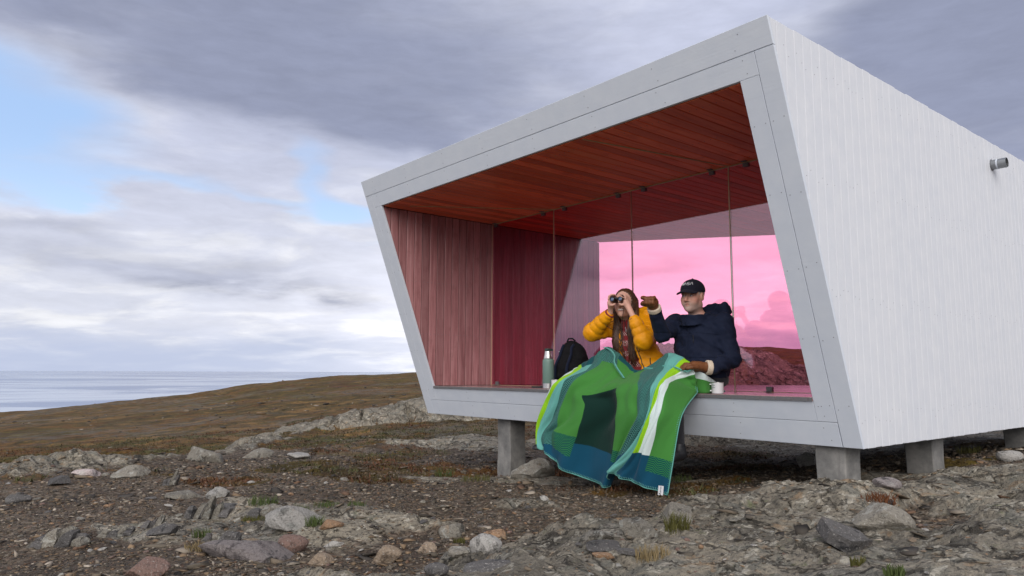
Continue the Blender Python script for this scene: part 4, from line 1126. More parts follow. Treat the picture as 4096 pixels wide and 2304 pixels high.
def woman_jacket(p):
    w = wrinkle(p, 42, 2.0)
    zq = p[:, 2] + .02 * np.sin(p[:, 0] * 9)
    d = w_torso(p, .032) - .009 * (np.abs(np.sin(math.pi * zq / .062)) ** .55 - .6)
    # open front
    wd = .040 + .050 * np.clip((.80 - p[:, 2]) / .3, 0, 1.2)
    dx = p[:, 0] - (w_mid(p[:, 2]) - .012)
    slot = np.maximum(np.abs(dx) - wd, p[:, 1] - .10)
    d = smax(d, -slot, .012)
    dR = smin(quilt(p, w_sR, w_eR, .074, .072), quilt(p, w_eR, w_wR + (w_eR - w_wR) * .14, .072, .050, .058), .03)
    dL = smin(quilt(p, w_sL, w_eL, .074, .070), quilt(p, w_eL, w_wL + (w_eL - w_wL) * .14, .070, .050, .058), .03)
    d = smin(d, dR, .018); d = smin(d, dL, .018)
    # collar and hood behind the neck
    d = smin(d, elli(p, (-1.80, .135, .905), (.115, .070, .085)) - .004 * w, .02)
    d = smax(d, -rcone(p, (-1.882, .03, .86), (-1.882, .0, 1.0), .068, .095), .012)
    d = smax(d, .345 - p[:, 2], .01)
    return d - .0016 * w - .0010 * wrinkle(p, 95, 5)
wj = sdf_obj('jacket', woman_jacket, (-2.30, -.30, .33), (-1.50, .30, 1.02), .0050, MAT['yellow'], woman)
def sweater_sdf(p):
    d = w_torso(p, .004)
    d = smin(d, rcone(p, (-1.884, .05, .83), (-1.884, .035, .885), .066, .062), .03)
    d = smax(d, -rcone(p, (-1.884, .03, .89), (-1.884, .01, .97), .054, .06), .006)
    return smax(d, .37 - p[:, 2], .01)
sw = sdf_obj('sweater', sweater_sdf, (-2.12, -.12, .36), (-1.56, .26, .92), .006, MAT['sweater'], woman)
strip_on(sweater_sdf, 'zip', [(-1.872 + .0005 * k, .885 - .011 * k) for k in range(10)], .003, MAT['zip'], sw)
strip_on(sweater_sdf, 'zip_pull', [(-1.868 + .001 * k, .822 - .010 * k) for k in range(5)], .0038, MAT['zip_metal'], sw, .006)
# black zip edges of the jacket and its pocket zip
zz_ = np.linspace(.80, .47, 24)
strip_on(woman_jacket, 'jacket_zip', [(w_mid(z) + .052 + .050 * min((.80 - z) / .3, 1.2), z) for z in zz_[6:]], .0042, MAT['zip'], wj, .002)
strip_on(woman_jacket, 'pocket_zip', [(-1.665 + .10 * k / 9 * .35, .570 - .10 * k / 9) for k in range(10)], .0042, MAT['zip'], wj, .002)
def cuffband(c, ax, r, mat, parent):
    c = V3(*c); ax = V3(*ax) / np.linalg.norm(ax)
    def f(p):
        q = p - c; t = q @ ax; rad = np.linalg.norm(q - t[:, None] * ax, axis=1); return smax(np.abs(rad - r) - .006, np.abs(t) - .010, .004)
    return sdf_obj('cuff', f, c - .08, c + .08, .005, mat, parent)
cuffband(w_wR + (w_eR - w_wR) * .05, w_wR - w_eR, .036, MAT['sweater'], wj); cuffband(w_wL + (w_eL - w_wL) * .05, w_wL - w_eL, .036, MAT['sweater'], wj)
def w_trousers(p):
    d = elli(p, (-1.79, .14, .405), (.17, .14, .09))
    for h_, k_, a_ in ((w_hipR, w_kR, w_aR), (w_hipL, w_kL, w_aL)): d = smin(d, leg(p, h_, k_, a_ + V3(0, 0, .03), .8, False, .010), .03)
    return smax(d, ZD + .001 - p[:, 2] - 10 * np.maximum(-.12 - p[:, 1], 0), .004) - .002 * wrinkle(p, 30)
sdf_obj('trousers', w_trousers, (-2.40, -.56, -.12), (-1.54, .32, .53), .009, MAT['trouser'], woman)
shoe(w_aR, (-.45, -1, -.15), woman); shoe(w_aL, (0, -1, -.1), woman)
# hair: a smooth cap on the skull and long loose strands in front of the shoulders
def w_hair_sdf(p):
    q = (p - wh_c) @ wh_M; qa = q.copy(); qa[:, 0] = np.abs(qa[:, 0])
    d = elli(q, (0, -.016, .034), (.087, .104, .099))
    d = smin(d, rcone(qa, (.068, -.035, .02), (.075, -.045, -.11), .036, .036), .03)
    face = np.maximum(-(q[:, 1] - .034 - .55 * np.maximum(q[:, 2] - .03, 0)), q[:, 2] - .088 + .9 * qa[:, 0] ** 2 * 8)
    d = smax(d, -face, .012)
    d = smax(d, q[:, 1] - .076, .01)
    gr = np.sin(np.arctan2(q[:, 0], q[:, 2] + .05) * 46 + 2 * np.sin(q[:, 1] * 40))
    part = np.exp(-(q[:, 0] / .005) ** 2) * (q[:, 2] > .09)
    return d - .0012 * gr + .004 * part
hair = sdf_obj('hair', w_hair_sdf, wh_c - V3(.16, .16, .20), wh_c + V3(.16, .18, .16), .0042, MAT['hair'], woman)
def strands():
    M = MB(); r_ = random.Random(5)
    def fr_y(x, z): return min(surf_y(sweater_sdf, x, z, -.25, .2), surf_y(woman_jacket, x, z, -.25, .2))
    for side, n in ((-1, 90), (1, 80)):
        for i in range(n):
            t0 = r_.random()
            st = wh_c + wh_M @ V3(side * r_.uniform(.066, .092), r_.uniform(-.05, .034), r_.uniform(-.06, .03))
            if side < 0: xm = -1.935 + r_.gauss(0, .020); xe = -1.955 + r_.gauss(0, .050); ze = r_.uniform(.535, .66)
            else: xm = -1.815 + r_.gauss(0, .014); xe = -1.800 + r_.gauss(0, .024); ze = r_.uniform(.50, .62)
            pts = []; m = 9; ph = r_.uniform(0, 6); amp = r_.uniform(.002, .007)
            for k in range(m + 1):
                t = k / m; z = st[2] + (ze - st[2]) * t
                xc = (1 - t) ** 2 * st[0] + 2 * t * (1 - t) * xm + t * t * xe + amp * math.sin(ph + 7 * t)
                ys = fr_y(xc, z) - r_.uniform(.004, .022) if z < .84 else st[1] + (fr_y(xm, .82) - .015 - st[1]) * min(1, (st[2] - z) / max(st[2] - .84, .01))
                pts.append((xc, min(ys, .06), z))
            M.tube(pts, [.0042 * (1 - .75 * k / m) + .0008 for k in range(m + 1)], 5)
    for i in range(26):                 # back hair
        s = r_.uniform(-.09, .09); st = wh_c + wh_M @ V3(s, -.085, r_.uniform(-.05, .03)); M.tube([st, st + V3(.0, .03, -.10), st + V3(r_.uniform(-.02, .02), .045, -.20)], [.006, .006, .003], 5)
    return M.build('loose_hair', MAT['hair'], woman, True)
strands()

# ------------------------------------------------------------------ binoculars
def m_lens(t, bs): setp(t, bs, color=(.02, .05, .14), rough=.06, spec=1.0, coat=1.0)
MAT['lens'] = material('coated_lens', m_lens)
bino = empty('binoculars', tuple(b_c)); tag(bino, 'small black binoculars with bluish lenses held up to the eyes', 'binoculars')
axB = np.stack([BS, BU, BF], 1)
for sg in (-1, 1):
    c = V3(0, 0, 0) + BS * sg * .034
    o = MB().lathe([(.013, -.055), (.015, -.050), (.015, -.036), (.018, -.030), (.0185, .010), (.0185, .030), (.0185, .052), (.0152, .052), (.0152, .044)], c, 24, cap=False, axis=axB).build('barrel', MAT['black_rubber'], bino, 'auto')
    vs = [(.0001, .0475), (.008, .0470), (.0153, .0452)]; MB().lathe(vs, c, 24, cap=False, axis=axB).build('lens', MAT['lens'], o, True)
M = MB()
for f_, u_, w_ in ((.030, .004, .010), (-.012, .004, .010)):
    pts = [BS * s + BF * f_ + BU * (u_ + .004) for s in (-.026, 0, .026)]; M.tube(pts, .0085, 10)
M.lathe([(.0085, -.02), (.0085, .045), (.004, .047)], BU * .008, 16, axis=axB)
M.build('bridge', MAT['black_rubber'], bino, 'auto')
strap = MB()
for sg in (-1, 1):
    a = BS * sg * .05 - BF * .03; ch = V3(-1.885, -.03, .80) - b_c
    strap.tube([a * (1 - t) + ch * t + V3(.012 * sg * math.sin(3.1 * t), -.035 * math.sin(3.1 * t), -.03 * math.sin(3.1 * t)) for t in np.linspace(0, 1, 9)], .0017, 6)
strap.build('strap', MAT['black_rubber'], bino, True)
# ------------------------------------------------------------------ the blanket
def ray_y(px, py, y):
    """point of the photograph (4096 wide) at world depth y; used to lay out the measured folds"""
    f = 0.71032 * 4096; d = FWD + RGT * (px - 2048) / f - UPV * (py - 1152) / f
    return EYE + d * (y - EYE[1]) / d[1]
def zp(zx, zy, y): return ray_y(2120 + .4486 * zx, 1350 + .4486 * zy, y)
# rows from the laps down to the hem, columns from stripe edge to stripe edge: (x, y in the measured view, depth)
BL = [
 [(440, 275, -.02), (425, 268, -.06), (432, 262, -.11), (480, 228, -.12), (585, 160, -.12), (690, 84, -.11), (800, 150, -.13), (955, 292, -.15), (1120, 222, -.12), (1236, 140, -.11), (1376, 186, -.14), (1452, 262, -.16), (1474, 330, -.16), (1486, 440, -.13)],
 [(330, 330, -.14), (345, 318, -.20), (372, 310, -.25), (425, 305, -.27), (520, 285, -.27), (600, 258, -.26), (745, 300, -.27), (850, 352, -.27), (1005, 318, -.26), (1185, 270, -.26), (1262, 288, -.26), (1300, 325, -.26), (1325, 372, -.25), (1489, 478, -.14)],
 [(222, 440, -.26), (208, 430, -.34), (220, 414, -.42), (262, 402, -.45), (318, 388, -.46), (405, 372, -.46), (478, 505, -.46), (778, 440, -.45), (965, 425, -.46), (1095, 412, -.46), (1138, 424, -.46), (1178, 418, -.45), (1228, 428, -.43), (1487, 494, -.145)],
 [(150, 620, -.24), (132, 615, -.34), (124, 600, -.42), (160, 600, -.47), (230, 592, -.50), (294, 604, -.50), (488, 610, -.49), (786, 585, -.49), (945, 600, -.51), (1062, 604, -.52), (1086, 606, -.52), (1118, 600, -.52), (1186, 592, -.51), (1388, 625, -.33)],
 [(104, 765, -.26), (90, 762, -.35), (80, 755, -.43), (96, 762, -.49), (152, 765, -.52), (238, 772, -.53), (460, 762, -.51), (775, 765, -.50), (935, 765, -.54), (1012, 785, -.56), (1032, 790, -.57), (1052, 778, -.57), (1154, 762, -.55), (1332, 768, -.42)],
 [(96, 905, -.30), (82, 902, -.38), (73, 896, -.46), (78, 902, -.52), (96, 890, -.55), (176, 868, -.55), (392, 945, -.53), (738, 1045, -.49), (800, 1055, -.50), (885, 1000, -.58), (922, 1030, -.60), (962, 1026, -.60), (1062, 1052, -.58), (1274, 1110, -.49)],
 [(110, 985, -.34), (92, 984, -.42), (80, 982, -.50), (84, 988, -.54), (104, 1005, -.57), (178, 1066, -.57), (330, 1196, -.55), (662, 1331, -.50), (716, 1278, -.48), (684, 1192, -.59), (740, 1216, -.61), (832, 1258, -.61), (1000, 1320, -.59), (1226, 1405, -.52)],
]
BP = np.array([[zp(*c) for c in row] for row in BL])            # 7 x 14 x 3
def crom(P, n):
    """Catmull-Rom along axis 0, n steps per span"""
    out = []
    m = len(P)
    for i in range(m - 1):
        p0, p1, p2, p3 = P[max(i - 1, 0)], P[i], P[i + 1], P[min(i + 2, m - 1)]
        if i == 0: p0 = 2 * P[0] - P[1]
        if i == m - 2: p3 = 2 * P[-1] - P[-2]
        for k in range(n):
            t = k / n; out.append(.5 * (2 * p1 + (p2 - p0) * t + (2 * p0 - 5 * p1 + 4 * p2 - p3) * t * t + (3 * p1 - p0 - 3 * p2 + p3) * t ** 3))
    out.append(P[-1]); return np.array(out)
NU, NV = 8, 14
def build_blanket():
    S = crom(BP, NV)                                            # rows
    S = crom(S.transpose(1, 0, 2), NU).transpose(1, 0, 2)        # (rows, cols, 3)
    nr, nc = S.shape[:2]
    vv = np.arange(nr)[:, None] / NV; uu = np.arange(nc)[None] / NU
    # the cloth sags between the two people and keeps small folds
    sag = np.sin(np.pi * np.clip(uu - 6, 0, 1)) * sstep(vv, 1.6, 2.6) * (1 - .55 * sstep(vv, 4.0, 6.0))
    S[..., 1] += .075 * sag; S[..., 2] -= .0 * sag
    sag2 = np.exp(-((uu - 4.3) / .5) ** 2) * sstep(vv, 2.4, 3.4) * .02; S[..., 1] += sag2
    fold = .017 * np.sin(uu * 5.1 + 1.3 * np.sin(vv * 1.6)) * sstep(vv, 2.0, 4.0) + .009 * np.sin(uu * 9.7 + 2.0 * vv + 1.1 * np.sin(vv * 3.1))
    fold = fold + .007 * np.sin(vv * 7.0 + 3.1 * np.sin(uu * 1.4)) * (1 - sstep(vv, 1.6, 2.4))
    S[..., 1] += fold * (1 - np.exp(-((uu - 13) / .25) ** 2))
    V = S.reshape(-1, 3)
    cols = ['G', 'W', 'L', 'A', 'H', 'G', 'D', 'G', 'H', 'A', 'L', 'W', 'G']
    names = {'G': 0, 'W': 1, 'L': 2, 'A': 3, 'H': 4, 'D': 5, 'B': 6, 'K': 7, 'T': 8}
    mats = [MAT['wool_green'], MAT['wool_white'], MAT['wool_lime'], MAT['wool_aqua'], MAT['wool_herringbone'], MAT['wool_dark'], MAT['wool_blue'], MAT['wool_green_twill'], MAT['wool_teal']]
    F = []; mi = []; uvs = []
    for i in range(nr - 1):
        for j in range(nc - 1):
            F.append((i * nc + j, (i + 1) * nc + j, (i + 1) * nc + j + 1, i * nc + j + 1))
            u = j // NU; v = (i + .5) / NV; c = cols[u]
            if u == 6 and v < 2.05: c = 'G'
            if u == 3 and v < .55: c = 'T'
            if u == 4 and v < 1.0: c = 'A'
            if u == 5 and v < .75: c = 'H'
            if u == 6 and v < .30: c = 'T'
            if u == 7 and v < .42: c = 'T'
            if v >= 5.0 and u in (6, 7, 8, 10, 11, 12, 5, 4): c = 'B'
            if u == 4 and v < 5.5: c = 'H'
            if u == 5 and 4.72 <= v < 5.5: c = 'K'
            if u == 7 and 4.85 <= v < 5.2: c = 'K'
            if u == 12 and 5.0 <= v < 5.5: c = 'K'
            mi.append(names[c]); q = [(j, i), (j, i + 1), (j + 1, i + 1), (j + 1, i)]
            uvs += [(a / NU * .085, b / NV * .17) for a, b in q]
    me = bpy.data.meshes.new('blanket'); me.from_pydata([tuple(v) for v in V], [], F)
    for m in mats: me.materials.append(m)
    me.polygons.foreach_set('material_index', mi); me.polygons.foreach_set('use_smooth', [True] * len(F))
    uv = me.uv_layers.new(name='weave'); uv.data.foreach_set('uv', np.array(uvs, np.float32).ravel())
    o = bpy.data.objects.new('blanket', me); COL.objects.link(o)
    md = o.modifiers.new('thickness', 'SOLIDIFY'); md.thickness = .007; md.offset = 0
    tag(o, 'green striped wool blanket spread over two laps and hanging off the deck', 'blanket')
    return o, S
def m_wool(base, twill=None, kind=0):
    def f(t, bs):
        P = t.coord('Object'); uv = t.sep(t.attr('weave', 'Vector'))
        n = t.noise(P, 420, 2, .6); fz = t.noise(P, 60, 4, .65)
        c = t.mix(t.math('MULTIPLY', n, .5), base, tuple(min(1, x * 1.5 + .01) for x in base))
        if twill is not None:
            zig = t.math('ABSOLUTE', t.math('SUBTRACT', t.math('FRACT', t.math('MULTIPLY', uv[0], 26.0)), .5))
            ln = t.math('FRACT', t.math('ADD', t.math('MULTIPLY', uv[1], 88.0), t.math('MULTIPLY', zig, 3.2)))
            m = t.step(t.math('ABSOLUTE', t.math('SUBTRACT', ln, .5)), .13, .23)
            c = t.mix(m, c, twill)
        setp(t, bs, color=c, rough=.95, spec=.15, sheen=.06); setp(t, bs, normal=t.bump(t.math('ADD', n, fz), .35, .004))
    return f
for k_, b_, tw in (('green', (.040, .165, .030), None), ('white', (.46, .53, .52), None), ('lime', (.21, .43, .010), None), ('aqua', (.10, .30, .265), None), ('herringbone', (0.0726, 0.2244, 0.1914), (0.0053, 0.0396, 0.0383)),
                   ('dark', (.0015, .0185, .0135), None), ('blue', (.002, .046, .086), None), ('green_twill', (.026, .155, .038), (0.0026, 0.0561, 0.0594)), ('teal', (0.0026, 0.0495, 0.0594), None)):
    MAT['wool_' + k_] = material('wool_' + k_, m_wool(b_, tw))
blanket, BS_ = build_blanket()
def wool_tube(pts, r, name, mat): M = MB(); M.tube(pts, r, 6); return M.build(name, mat, blanket, True)
def stitched(edge, inner, name='stitching'):
    """bound edge with whip stitches across it"""
    M = MB(); M.tube(edge, .0048, 6)
    L = np.concatenate([[0], np.cumsum(np.linalg.norm(np.diff(edge, axis=0), axis=1))]); s = 0.0
    while s < L[-1]:
        a = np.array([np.interp(s, L, edge[:, k]) for k in range(3)]); b = np.array([np.interp(s, L, inner[:, k]) for k in range(3)])
        d = (b - a); d = d / (np.linalg.norm(d) + 1e-9) * .017
        off = V3(.001, -.0042, .0008)
        M.tube([a + off * .5, a + d * .5 + off, a + d + off], .0019, 4); s += .0125
    o = M.build(name, MAT['wool_aqua'], blanket, True); tag(o, kind='stuff'); return o
stitched(BS_[-1, 2 * NU:], BS_[-3, 2 * NU:]); stitched(BS_[:, -1], BS_[:, -3])
# folded edges lying over the laps
def on_view(pts, dy): return np.array([zp(*p) + V3(0, -dy, 0) for p in pts])
lapedge = on_view([(676, 88, -.125), (730, 112, -.15), (764, 160, -.19), (762, 215, -.23), (790, 275, -.27), (825, 325, -.285), (850, 362, -.30)], .012)
lapedge = crom(lapedge, 6); stitched(lapedge, lapedge + V3(-.02, -.001, .0))
manedge = on_view([(1030, 268, -.20), (1090, 276, -.215), (1150, 272, -.225), (1188, 256, -.225), (1225, 250, -.225), (1240, 264, -.23), (1300, 262, -.225), (1370, 292, -.215), (1425, 298, -.205), (1462, 268, -.185), (1478, 280, -.175)], .012)
manedge = crom(manedge, 6); stitched(manedge, manedge + V3(0, -.004, -.02))
def side_piece():
    """the part of the blanket that lies beside the man on the deck"""
    P = np.array([[zp(1440, 268, -.135), zp(1545, 318, -.10), zp(1605, 360, -.02), zp(1650, 392, .05)],
                  [zp(1450, 330, -.125), zp(1560, 360, -.09), zp(1620, 392, .00), zp(1668, 420, .06)],
                  [zp(1455, 405, -.120), zp(1565, 420, -.08), zp(1630, 440, .02), zp(1700, 470, .07)],
                  [zp(1460, 486, -.105), zp(1570, 488, -.08), zp(1640, 478, .03), zp(1735, 482, .07)],
                  [zp(1460, 499, -.09), zp(1570, 500, -.06), zp(1640, 486, .05), zp(1742, 476, .10)]])
    P[3:, :, 2] = np.maximum(P[3:, :, 2], ZD + .006)
    S = crom(P, 8); S = crom(S.transpose(1, 0, 2), 10).transpose(1, 0, 2); nr, nc = S.shape[:2]
    F = []; mi = []; uvs = []
    for i in range(nr - 1):
        for j in range(nc - 1):
            F.append((i * nc + j, (i + 1) * nc + j, (i + 1) * nc + j + 1, i * nc + j + 1)); mi.append(0 if i < 11 else (1 if j < 24 else 2))
            uvs += [(a * .01, b * .01) for a, b in ((j, i), (j, i + 1), (j + 1, i + 1), (j + 1, i))]
    me = bpy.data.meshes.new('folded_corner'); me.from_pydata([tuple(v) for v in S.reshape(-1, 3)], [], F)
    for k_ in ('wool_white', 'wool_green', 'wool_herringbone'): me.materials.append(MAT[k_])
    me.polygons.foreach_set('material_index', mi); me.polygons.foreach_set('use_smooth', [True] * len(F))
    uv = me.uv_layers.new(name='weave'); uv.data.foreach_set('uv', np.array(uvs, np.float32).ravel())
    o = bpy.data.objects.new('folded_corner', me); COL.objects.link(o); o.parent = blanket
    md = o.modifiers.new('thickness', 'SOLIDIFY'); md.thickness = .007; md.offset = 0
    stitched(S[-1], S[-3])
side_piece()
# ------------------------------------------------------------------ lettering helper
def text_mesh(txt, size, name, mat, parent, M4, depth=.0006, warp=None):
    cu = bpy.data.curves.new('lettering', 'FONT'); cu.body = txt; cu.size = size; cu.extrude = depth; cu.align_x = 'CENTER'; cu.resolution_u = 3
    tmp = bpy.data.objects.new('lettering', cu); COL.objects.link(tmp)
    me = bpy.data.meshes.new_from_object(tmp); bpy.data.objects.remove(tmp); bpy.data.curves.remove(cu)
    me.name = name
    for v in me.vertices:
        p = Vector(v.co)
        v.co = M4 @ p if warp is None else Vector(warp(p))
    me.materials.clear(); me.materials.append(mat)
    o = bpy.data.objects.new(name, me); COL.objects.link(o); o.parent = parent; return o
# woven label near the hem corner
lc = zp(1166, 1364, -.545); lr = zp(1186, 1366, -.545) - lc; lr /= np.linalg.norm(lr); lu = zp(1168, 1340, -.545) - lc; lu /= np.linalg.norm(lu); ln_ = np.cross(lr, lu)
lb = mesh_obj('care_label', [lc + lr * a * .0215 + lu * b * .031 + ln_ * c for c in (-.0012, .0012) for a, b in ((-1, -1), (1, -1), (1, 1), (-1, 1))], [(3, 2, 1, 0), (4, 5, 6, 7), (0, 1, 5, 4), (1, 2, 6, 5), (2, 3, 7, 6), (3, 0, 4, 7)], MAT['white_print'], blanket)
text_mesh('Røros', .0215, 'lettering', MAT['ink'], lb, None, .0003, lambda p: lc + lu * p.x + lr * (-.004 + -p.y * -1 * -1 + .008) + ln_ * (.0016 + p.z))

# ------------------------------------------------------------------ things on the deck
def m_enamel(c, rough=.3):
    def f(t, bs): setp(t, bs, color=c, rough=rough, spec=.5, coat=.3)
    return f
MAT['mug_white'] = material('white_enamel', m_enamel((.78, .78, .80), .25))
def m_green(t, bs):
    n = t.noise(t.coord('Object'), 900, 2, .7); setp(t, bs, color=t.mix(n, (.085, .155, .130), (.19, .29, .25)), rough=.42, spec=.5)
MAT['thermos_green'] = material('hammered_green', m_green)
MAT['bright_steel'] = material('bright_steel', m_plain((.62, .60, .58), .28, 1.0)); MAT['dark_green_plastic'] = material('dark_green_plastic', m_plain((.02, .045, .038), .45))
th = empty('thermos_flask', (-2.913, .085, ZD)); tag(th, 'green metal thermos flask with steel cup standing on the deck', 'thermos')
MB().lathe([(.050, .0012), (.0525, .004), (.0525, .046)], (0, 0, 0), 40).build('base_ring', MAT['bright_steel'], th, 'auto')
MB().lathe([(.0525, .046), (.0538, .048), (.0538, .246), (.0525, .258), (.046, .270), (.0425, .273)], (0, 0, 0), 40, cap=False).build('body', MAT['thermos_green'], th, True)
MB().lathe([(.0425, .272), (.043, .276), (.040, .300), (.0395, .302), (.0385, .304), (.035, .340), (.033, .343)], (0, 0, 0), 40).build('cup', MAT['bright_steel'], th, 'auto')
MB().lathe([(.0325, .343), (.0325, .364), (.030, .367)], (0, 0, 0), 28).box((-.012, -.034, .346), (.030, .034, .362)).build('lid', MAT['dark_green_plastic'], th, 'auto')
def mug(loc, rot, label, text):
    m = empty('mug', loc); m.rotation_euler = (0, 0, rot); tag(m, label, 'mug', 'white enamel mugs on the deck')
    MB().lathe([(.036, .001), (.040, .0025), (.0425, .006), (.0425, .079), (.0435, .0805), (.0425, .0815), (.0405, .080), (.0405, .006), (.0005, .005)], (0, 0, 0), 48, cap=False).build('cup', MAT['mug_white'], m, 'auto')
    MB().lathe([(.0436, .0785), (.0442, .0805), (.0432, .0822), (.0412, .0815)], (0, 0, 0), 48, cap=False).build('rim', MAT['bright_steel'], m, True)
    MB().lathe([(.0002, .001), (.0385, .001)], (0, 0, 0), 40, cap=False).build('bottom', MAT['mug_white'], m)
    hp = [(-.041, 0, .066), (-.058, 0, .066), (-.067, 0, .056), (-.067, 0, .036), (-.058, 0, .023), (-.041, 0, .020)]
    M = MB(); M.tube(crom(np.array(hp, float), 5), .005, 10); M.build('handle', MAT['mug_white'], m, True)
    if text:
        for txt, z, sz, a0 in (('EA', .055, .0165, 0), ('AN', .039, .0165, 0)):
            def wp(p, z=z):
                a = a0_ + p.x / .0425; return (math.sin(a) * (.0427 + p.z), -math.cos(a) * (.0427 + p.z), z + p.y)
            a0_ = -.60
            text_mesh(txt, sz, 'lettering', MAT['ink'], m, None, .0002, wp)
    return m
mug((-1.018, -.005, ZD), .52, 'white enamel mug with dark lettering beside the man', True)
mug((-2.80, .075, ZD), 2.9, 'plain white enamel mug half hidden between thermos and blanket', False)
ph = empty('phone_case', (-3.08, .165, ZD)); ph.rotation_euler = (0, 0, .12)
tag(ph, 'black flat case lying on the deck behind the thermos', 'case')
MB().box((-.10, -.045, .001), (.10, .045, .016)).build('cover', MAT['black_rubber'], ph)
MB().box((-.096, -.0455, .006), (.096, .0455, .011)).build('edge', MAT['zip'], ph)
# backpack
MAT['pack_cloth'] = material('pack_cloth', m_cloth((.0035, .0035, .0045), (.007, .007, .009), 350, .85, .5, 0))
pk_c = V3(-2.945, .43, ZD)
def pack_sdf(p):
    q = p - pk_c
    d = elli(q, (0, 0, .21), (.180, .118, .242)); d = smin(d, elli(q, (0, .01, .10), (.188, .13, .13)), .08); d = smin(d, elli(q, (.01, -.10, .14), (.14, .07, .13)), .05)
    z = np.exp(-((q[:, 2] - .255 - .25 * (q[:, 1] + .08)) / .006) ** 2)
    d = d + z * .004 - .005 * wrinkle(p, 28, 3)
    return smax(d, .003 - q[:, 2], .01)
pack = sdf_obj('backpack', pack_sdf, pk_c - V3(.26, .24, .02), pk_c + V3(.26, .24, .50), .008, MAT['pack_cloth'])
tag(pack, 'black fabric backpack standing behind the green thermos', 'backpack')
for s in (-.055, .075):
    pts = []
    for z in np.linspace(.41, .06, 12): pts.append(pk_c + V3(s * (1 + .2 * math.sin(z * 9)), surf_y(pack_sdf, pk_c[0] + s, pk_c[2] + z, pk_c[1] - .25, pk_c[1] + .2) - pk_c[1] - .010, z))
    M = MB(); M.tube(pts, .014, 8); M.build('strap', MAT['navy'], pack, True)
M = MB(); M.tube([pk_c + V3(-.05, -.02, .445), pk_c + V3(-.02, -.03, .470), pk_c + V3(.03, -.03, .470), pk_c + V3(.06, -.02, .445)], .008, 8); M.build('grab_loop', MAT['pack_cloth'], pack, True)
yy_ = surf_y(pack_sdf, pk_c[0] - .10, pk_c[2] + .335, pk_c[1] - .25, pk_c[1] + .2)
MB().box((pk_c[0] - .104, yy_ - .004, pk_c[2] + .322), (pk_c[0] - .099, yy_ + .01, pk_c[2] + .350)).box((pk_c[0] - .112, yy_ - .004, pk_c[2] + .344), (pk_c[0] - .088, yy_ + .01, pk_c[2] + .349)).build('badge', MAT['white_print'], pack)
# ------------------------------------------------------------------ stones, gravel, plants
def view_ray(px, py):
    f = 0.71032 * 2576; d = FWD + RGT * (px - 1288) / f - UPV * (py - 724.5) / f
    return d / np.linalg.norm(d)
def ground_hit(px, py):
    d = view_ray(px, py); t = np.concatenate([np.linspace(1.2, 25, 900)]); P = EYE + d * t[:, None]
    h = terrain(P[:, 0], P[:, 1])[0]; k = np.nonzero(P[:, 2] < h)[0]
    i = k[0] if len(k) else len(t) - 1
    return np.array((P[i, 0], P[i, 1], h[i])), t[i]
def m_stone(stops, lich=.3, orange=.15, dark=.3, smooth=0):
    def f(t, bs):
        P = t.coord('Object'); rnd = t.rand(); Q = t.vmath('ADD', t.node('ShaderNodeNewGeometry').outputs['Position'], t.comb(rnd, rnd, rnd))
        n = t.noise(Q, 11, 6, .65, .3); f_ = t.noise(Q, 75, 4, .7); sp = t.noise(Q, 30, 5, .72)
        c = t.ramp(n, [(.36 + .2 * (p - .3), tuple(x * k for x in q)) for (p, q), k in zip(stops, (.75, 1.2))] ); c = t.mix(t.math('MULTIPLY', t.step(f_, .48, .68), .5), c, (.05, .046, .042)); c = t.mix(t.math('MULTIPLY', t.step(t.noise(Q, 110, 3, .6), .58, .7), .5), c, (.42, .40, .37))
        c = t.mix(t.math('MULTIPLY', t.step(t.noise(Q, 16, 5, .7, .6), .62 - .12 * lich, .66 - .10 * lich), lich), c, (.36, .36, .33))
        c = t.mix(t.math('MULTIPLY', t.step(t.noise(Q, 9, 5, .7, .4), .60, .68), orange), c, (.30, .17, .08))
        c = t.mix(t.math('MULTIPLY', t.step(t.noise(Q, 13, 5, .75, .9), .58, .64), dark), c, (.035, .034, .036))
        k = t.math('ADD', .8, t.math('MULTIPLY', rnd, .4)); c = t.mix(1.0, c, t.comb(k, k, k), 'MULTIPLY')
        setp(t, bs, color=c, rough=.85, spec=.25); setp(t, bs, normal=t.bump(t.math('ADD', f_, t.math('MULTIPLY', sp, 1.8)), .9, .012))
    return f
MAT['stone_slate'] = material('stone_slate', m_stone([(.3, (.040, .040, .043)), (.7, (.085, .080, .078))], .12, .10, .1))
MAT['stone_tan'] = material('stone_tan', m_stone([(.3, (.13, .095, .068)), (.7, (.21, .16, .115))], .15, .3, .15))
MAT['stone_rust'] = material('stone_rust', m_stone([(.3, (.105, .066, .054)), (.7, (.165, .105, .086))], .05, .1, .1))
MAT['stone_pale'] = material('stone_pale', m_stone([(.3, (.19, .185, .17)), (.7, (.30, .285, .265))], .5, .25, .45))
MAT['stone_grey'] = material('stone_grey', m_stone([(.3, (.085, .078, .066)), (.7, (.17, .155, .13))], .5, .25, .4))
MAT['stone_orange'] = material('stone_orange', m_stone([(.3, (.16, .095, .055)), (.7, (.25, .155, .092))], .05, .1, .1))
MAT['stone_purple'] = material('stone_purple', m_stone([(.3, (.12, .10, .10)), (.7, (.19, .165, .16))], .25, .05, .75))
MAT['stone_pink'] = material('stone_pink', m_stone([(.3, (.26, .21, .20)), (.7, (.36, .30, .29))], .4, .05, .35))

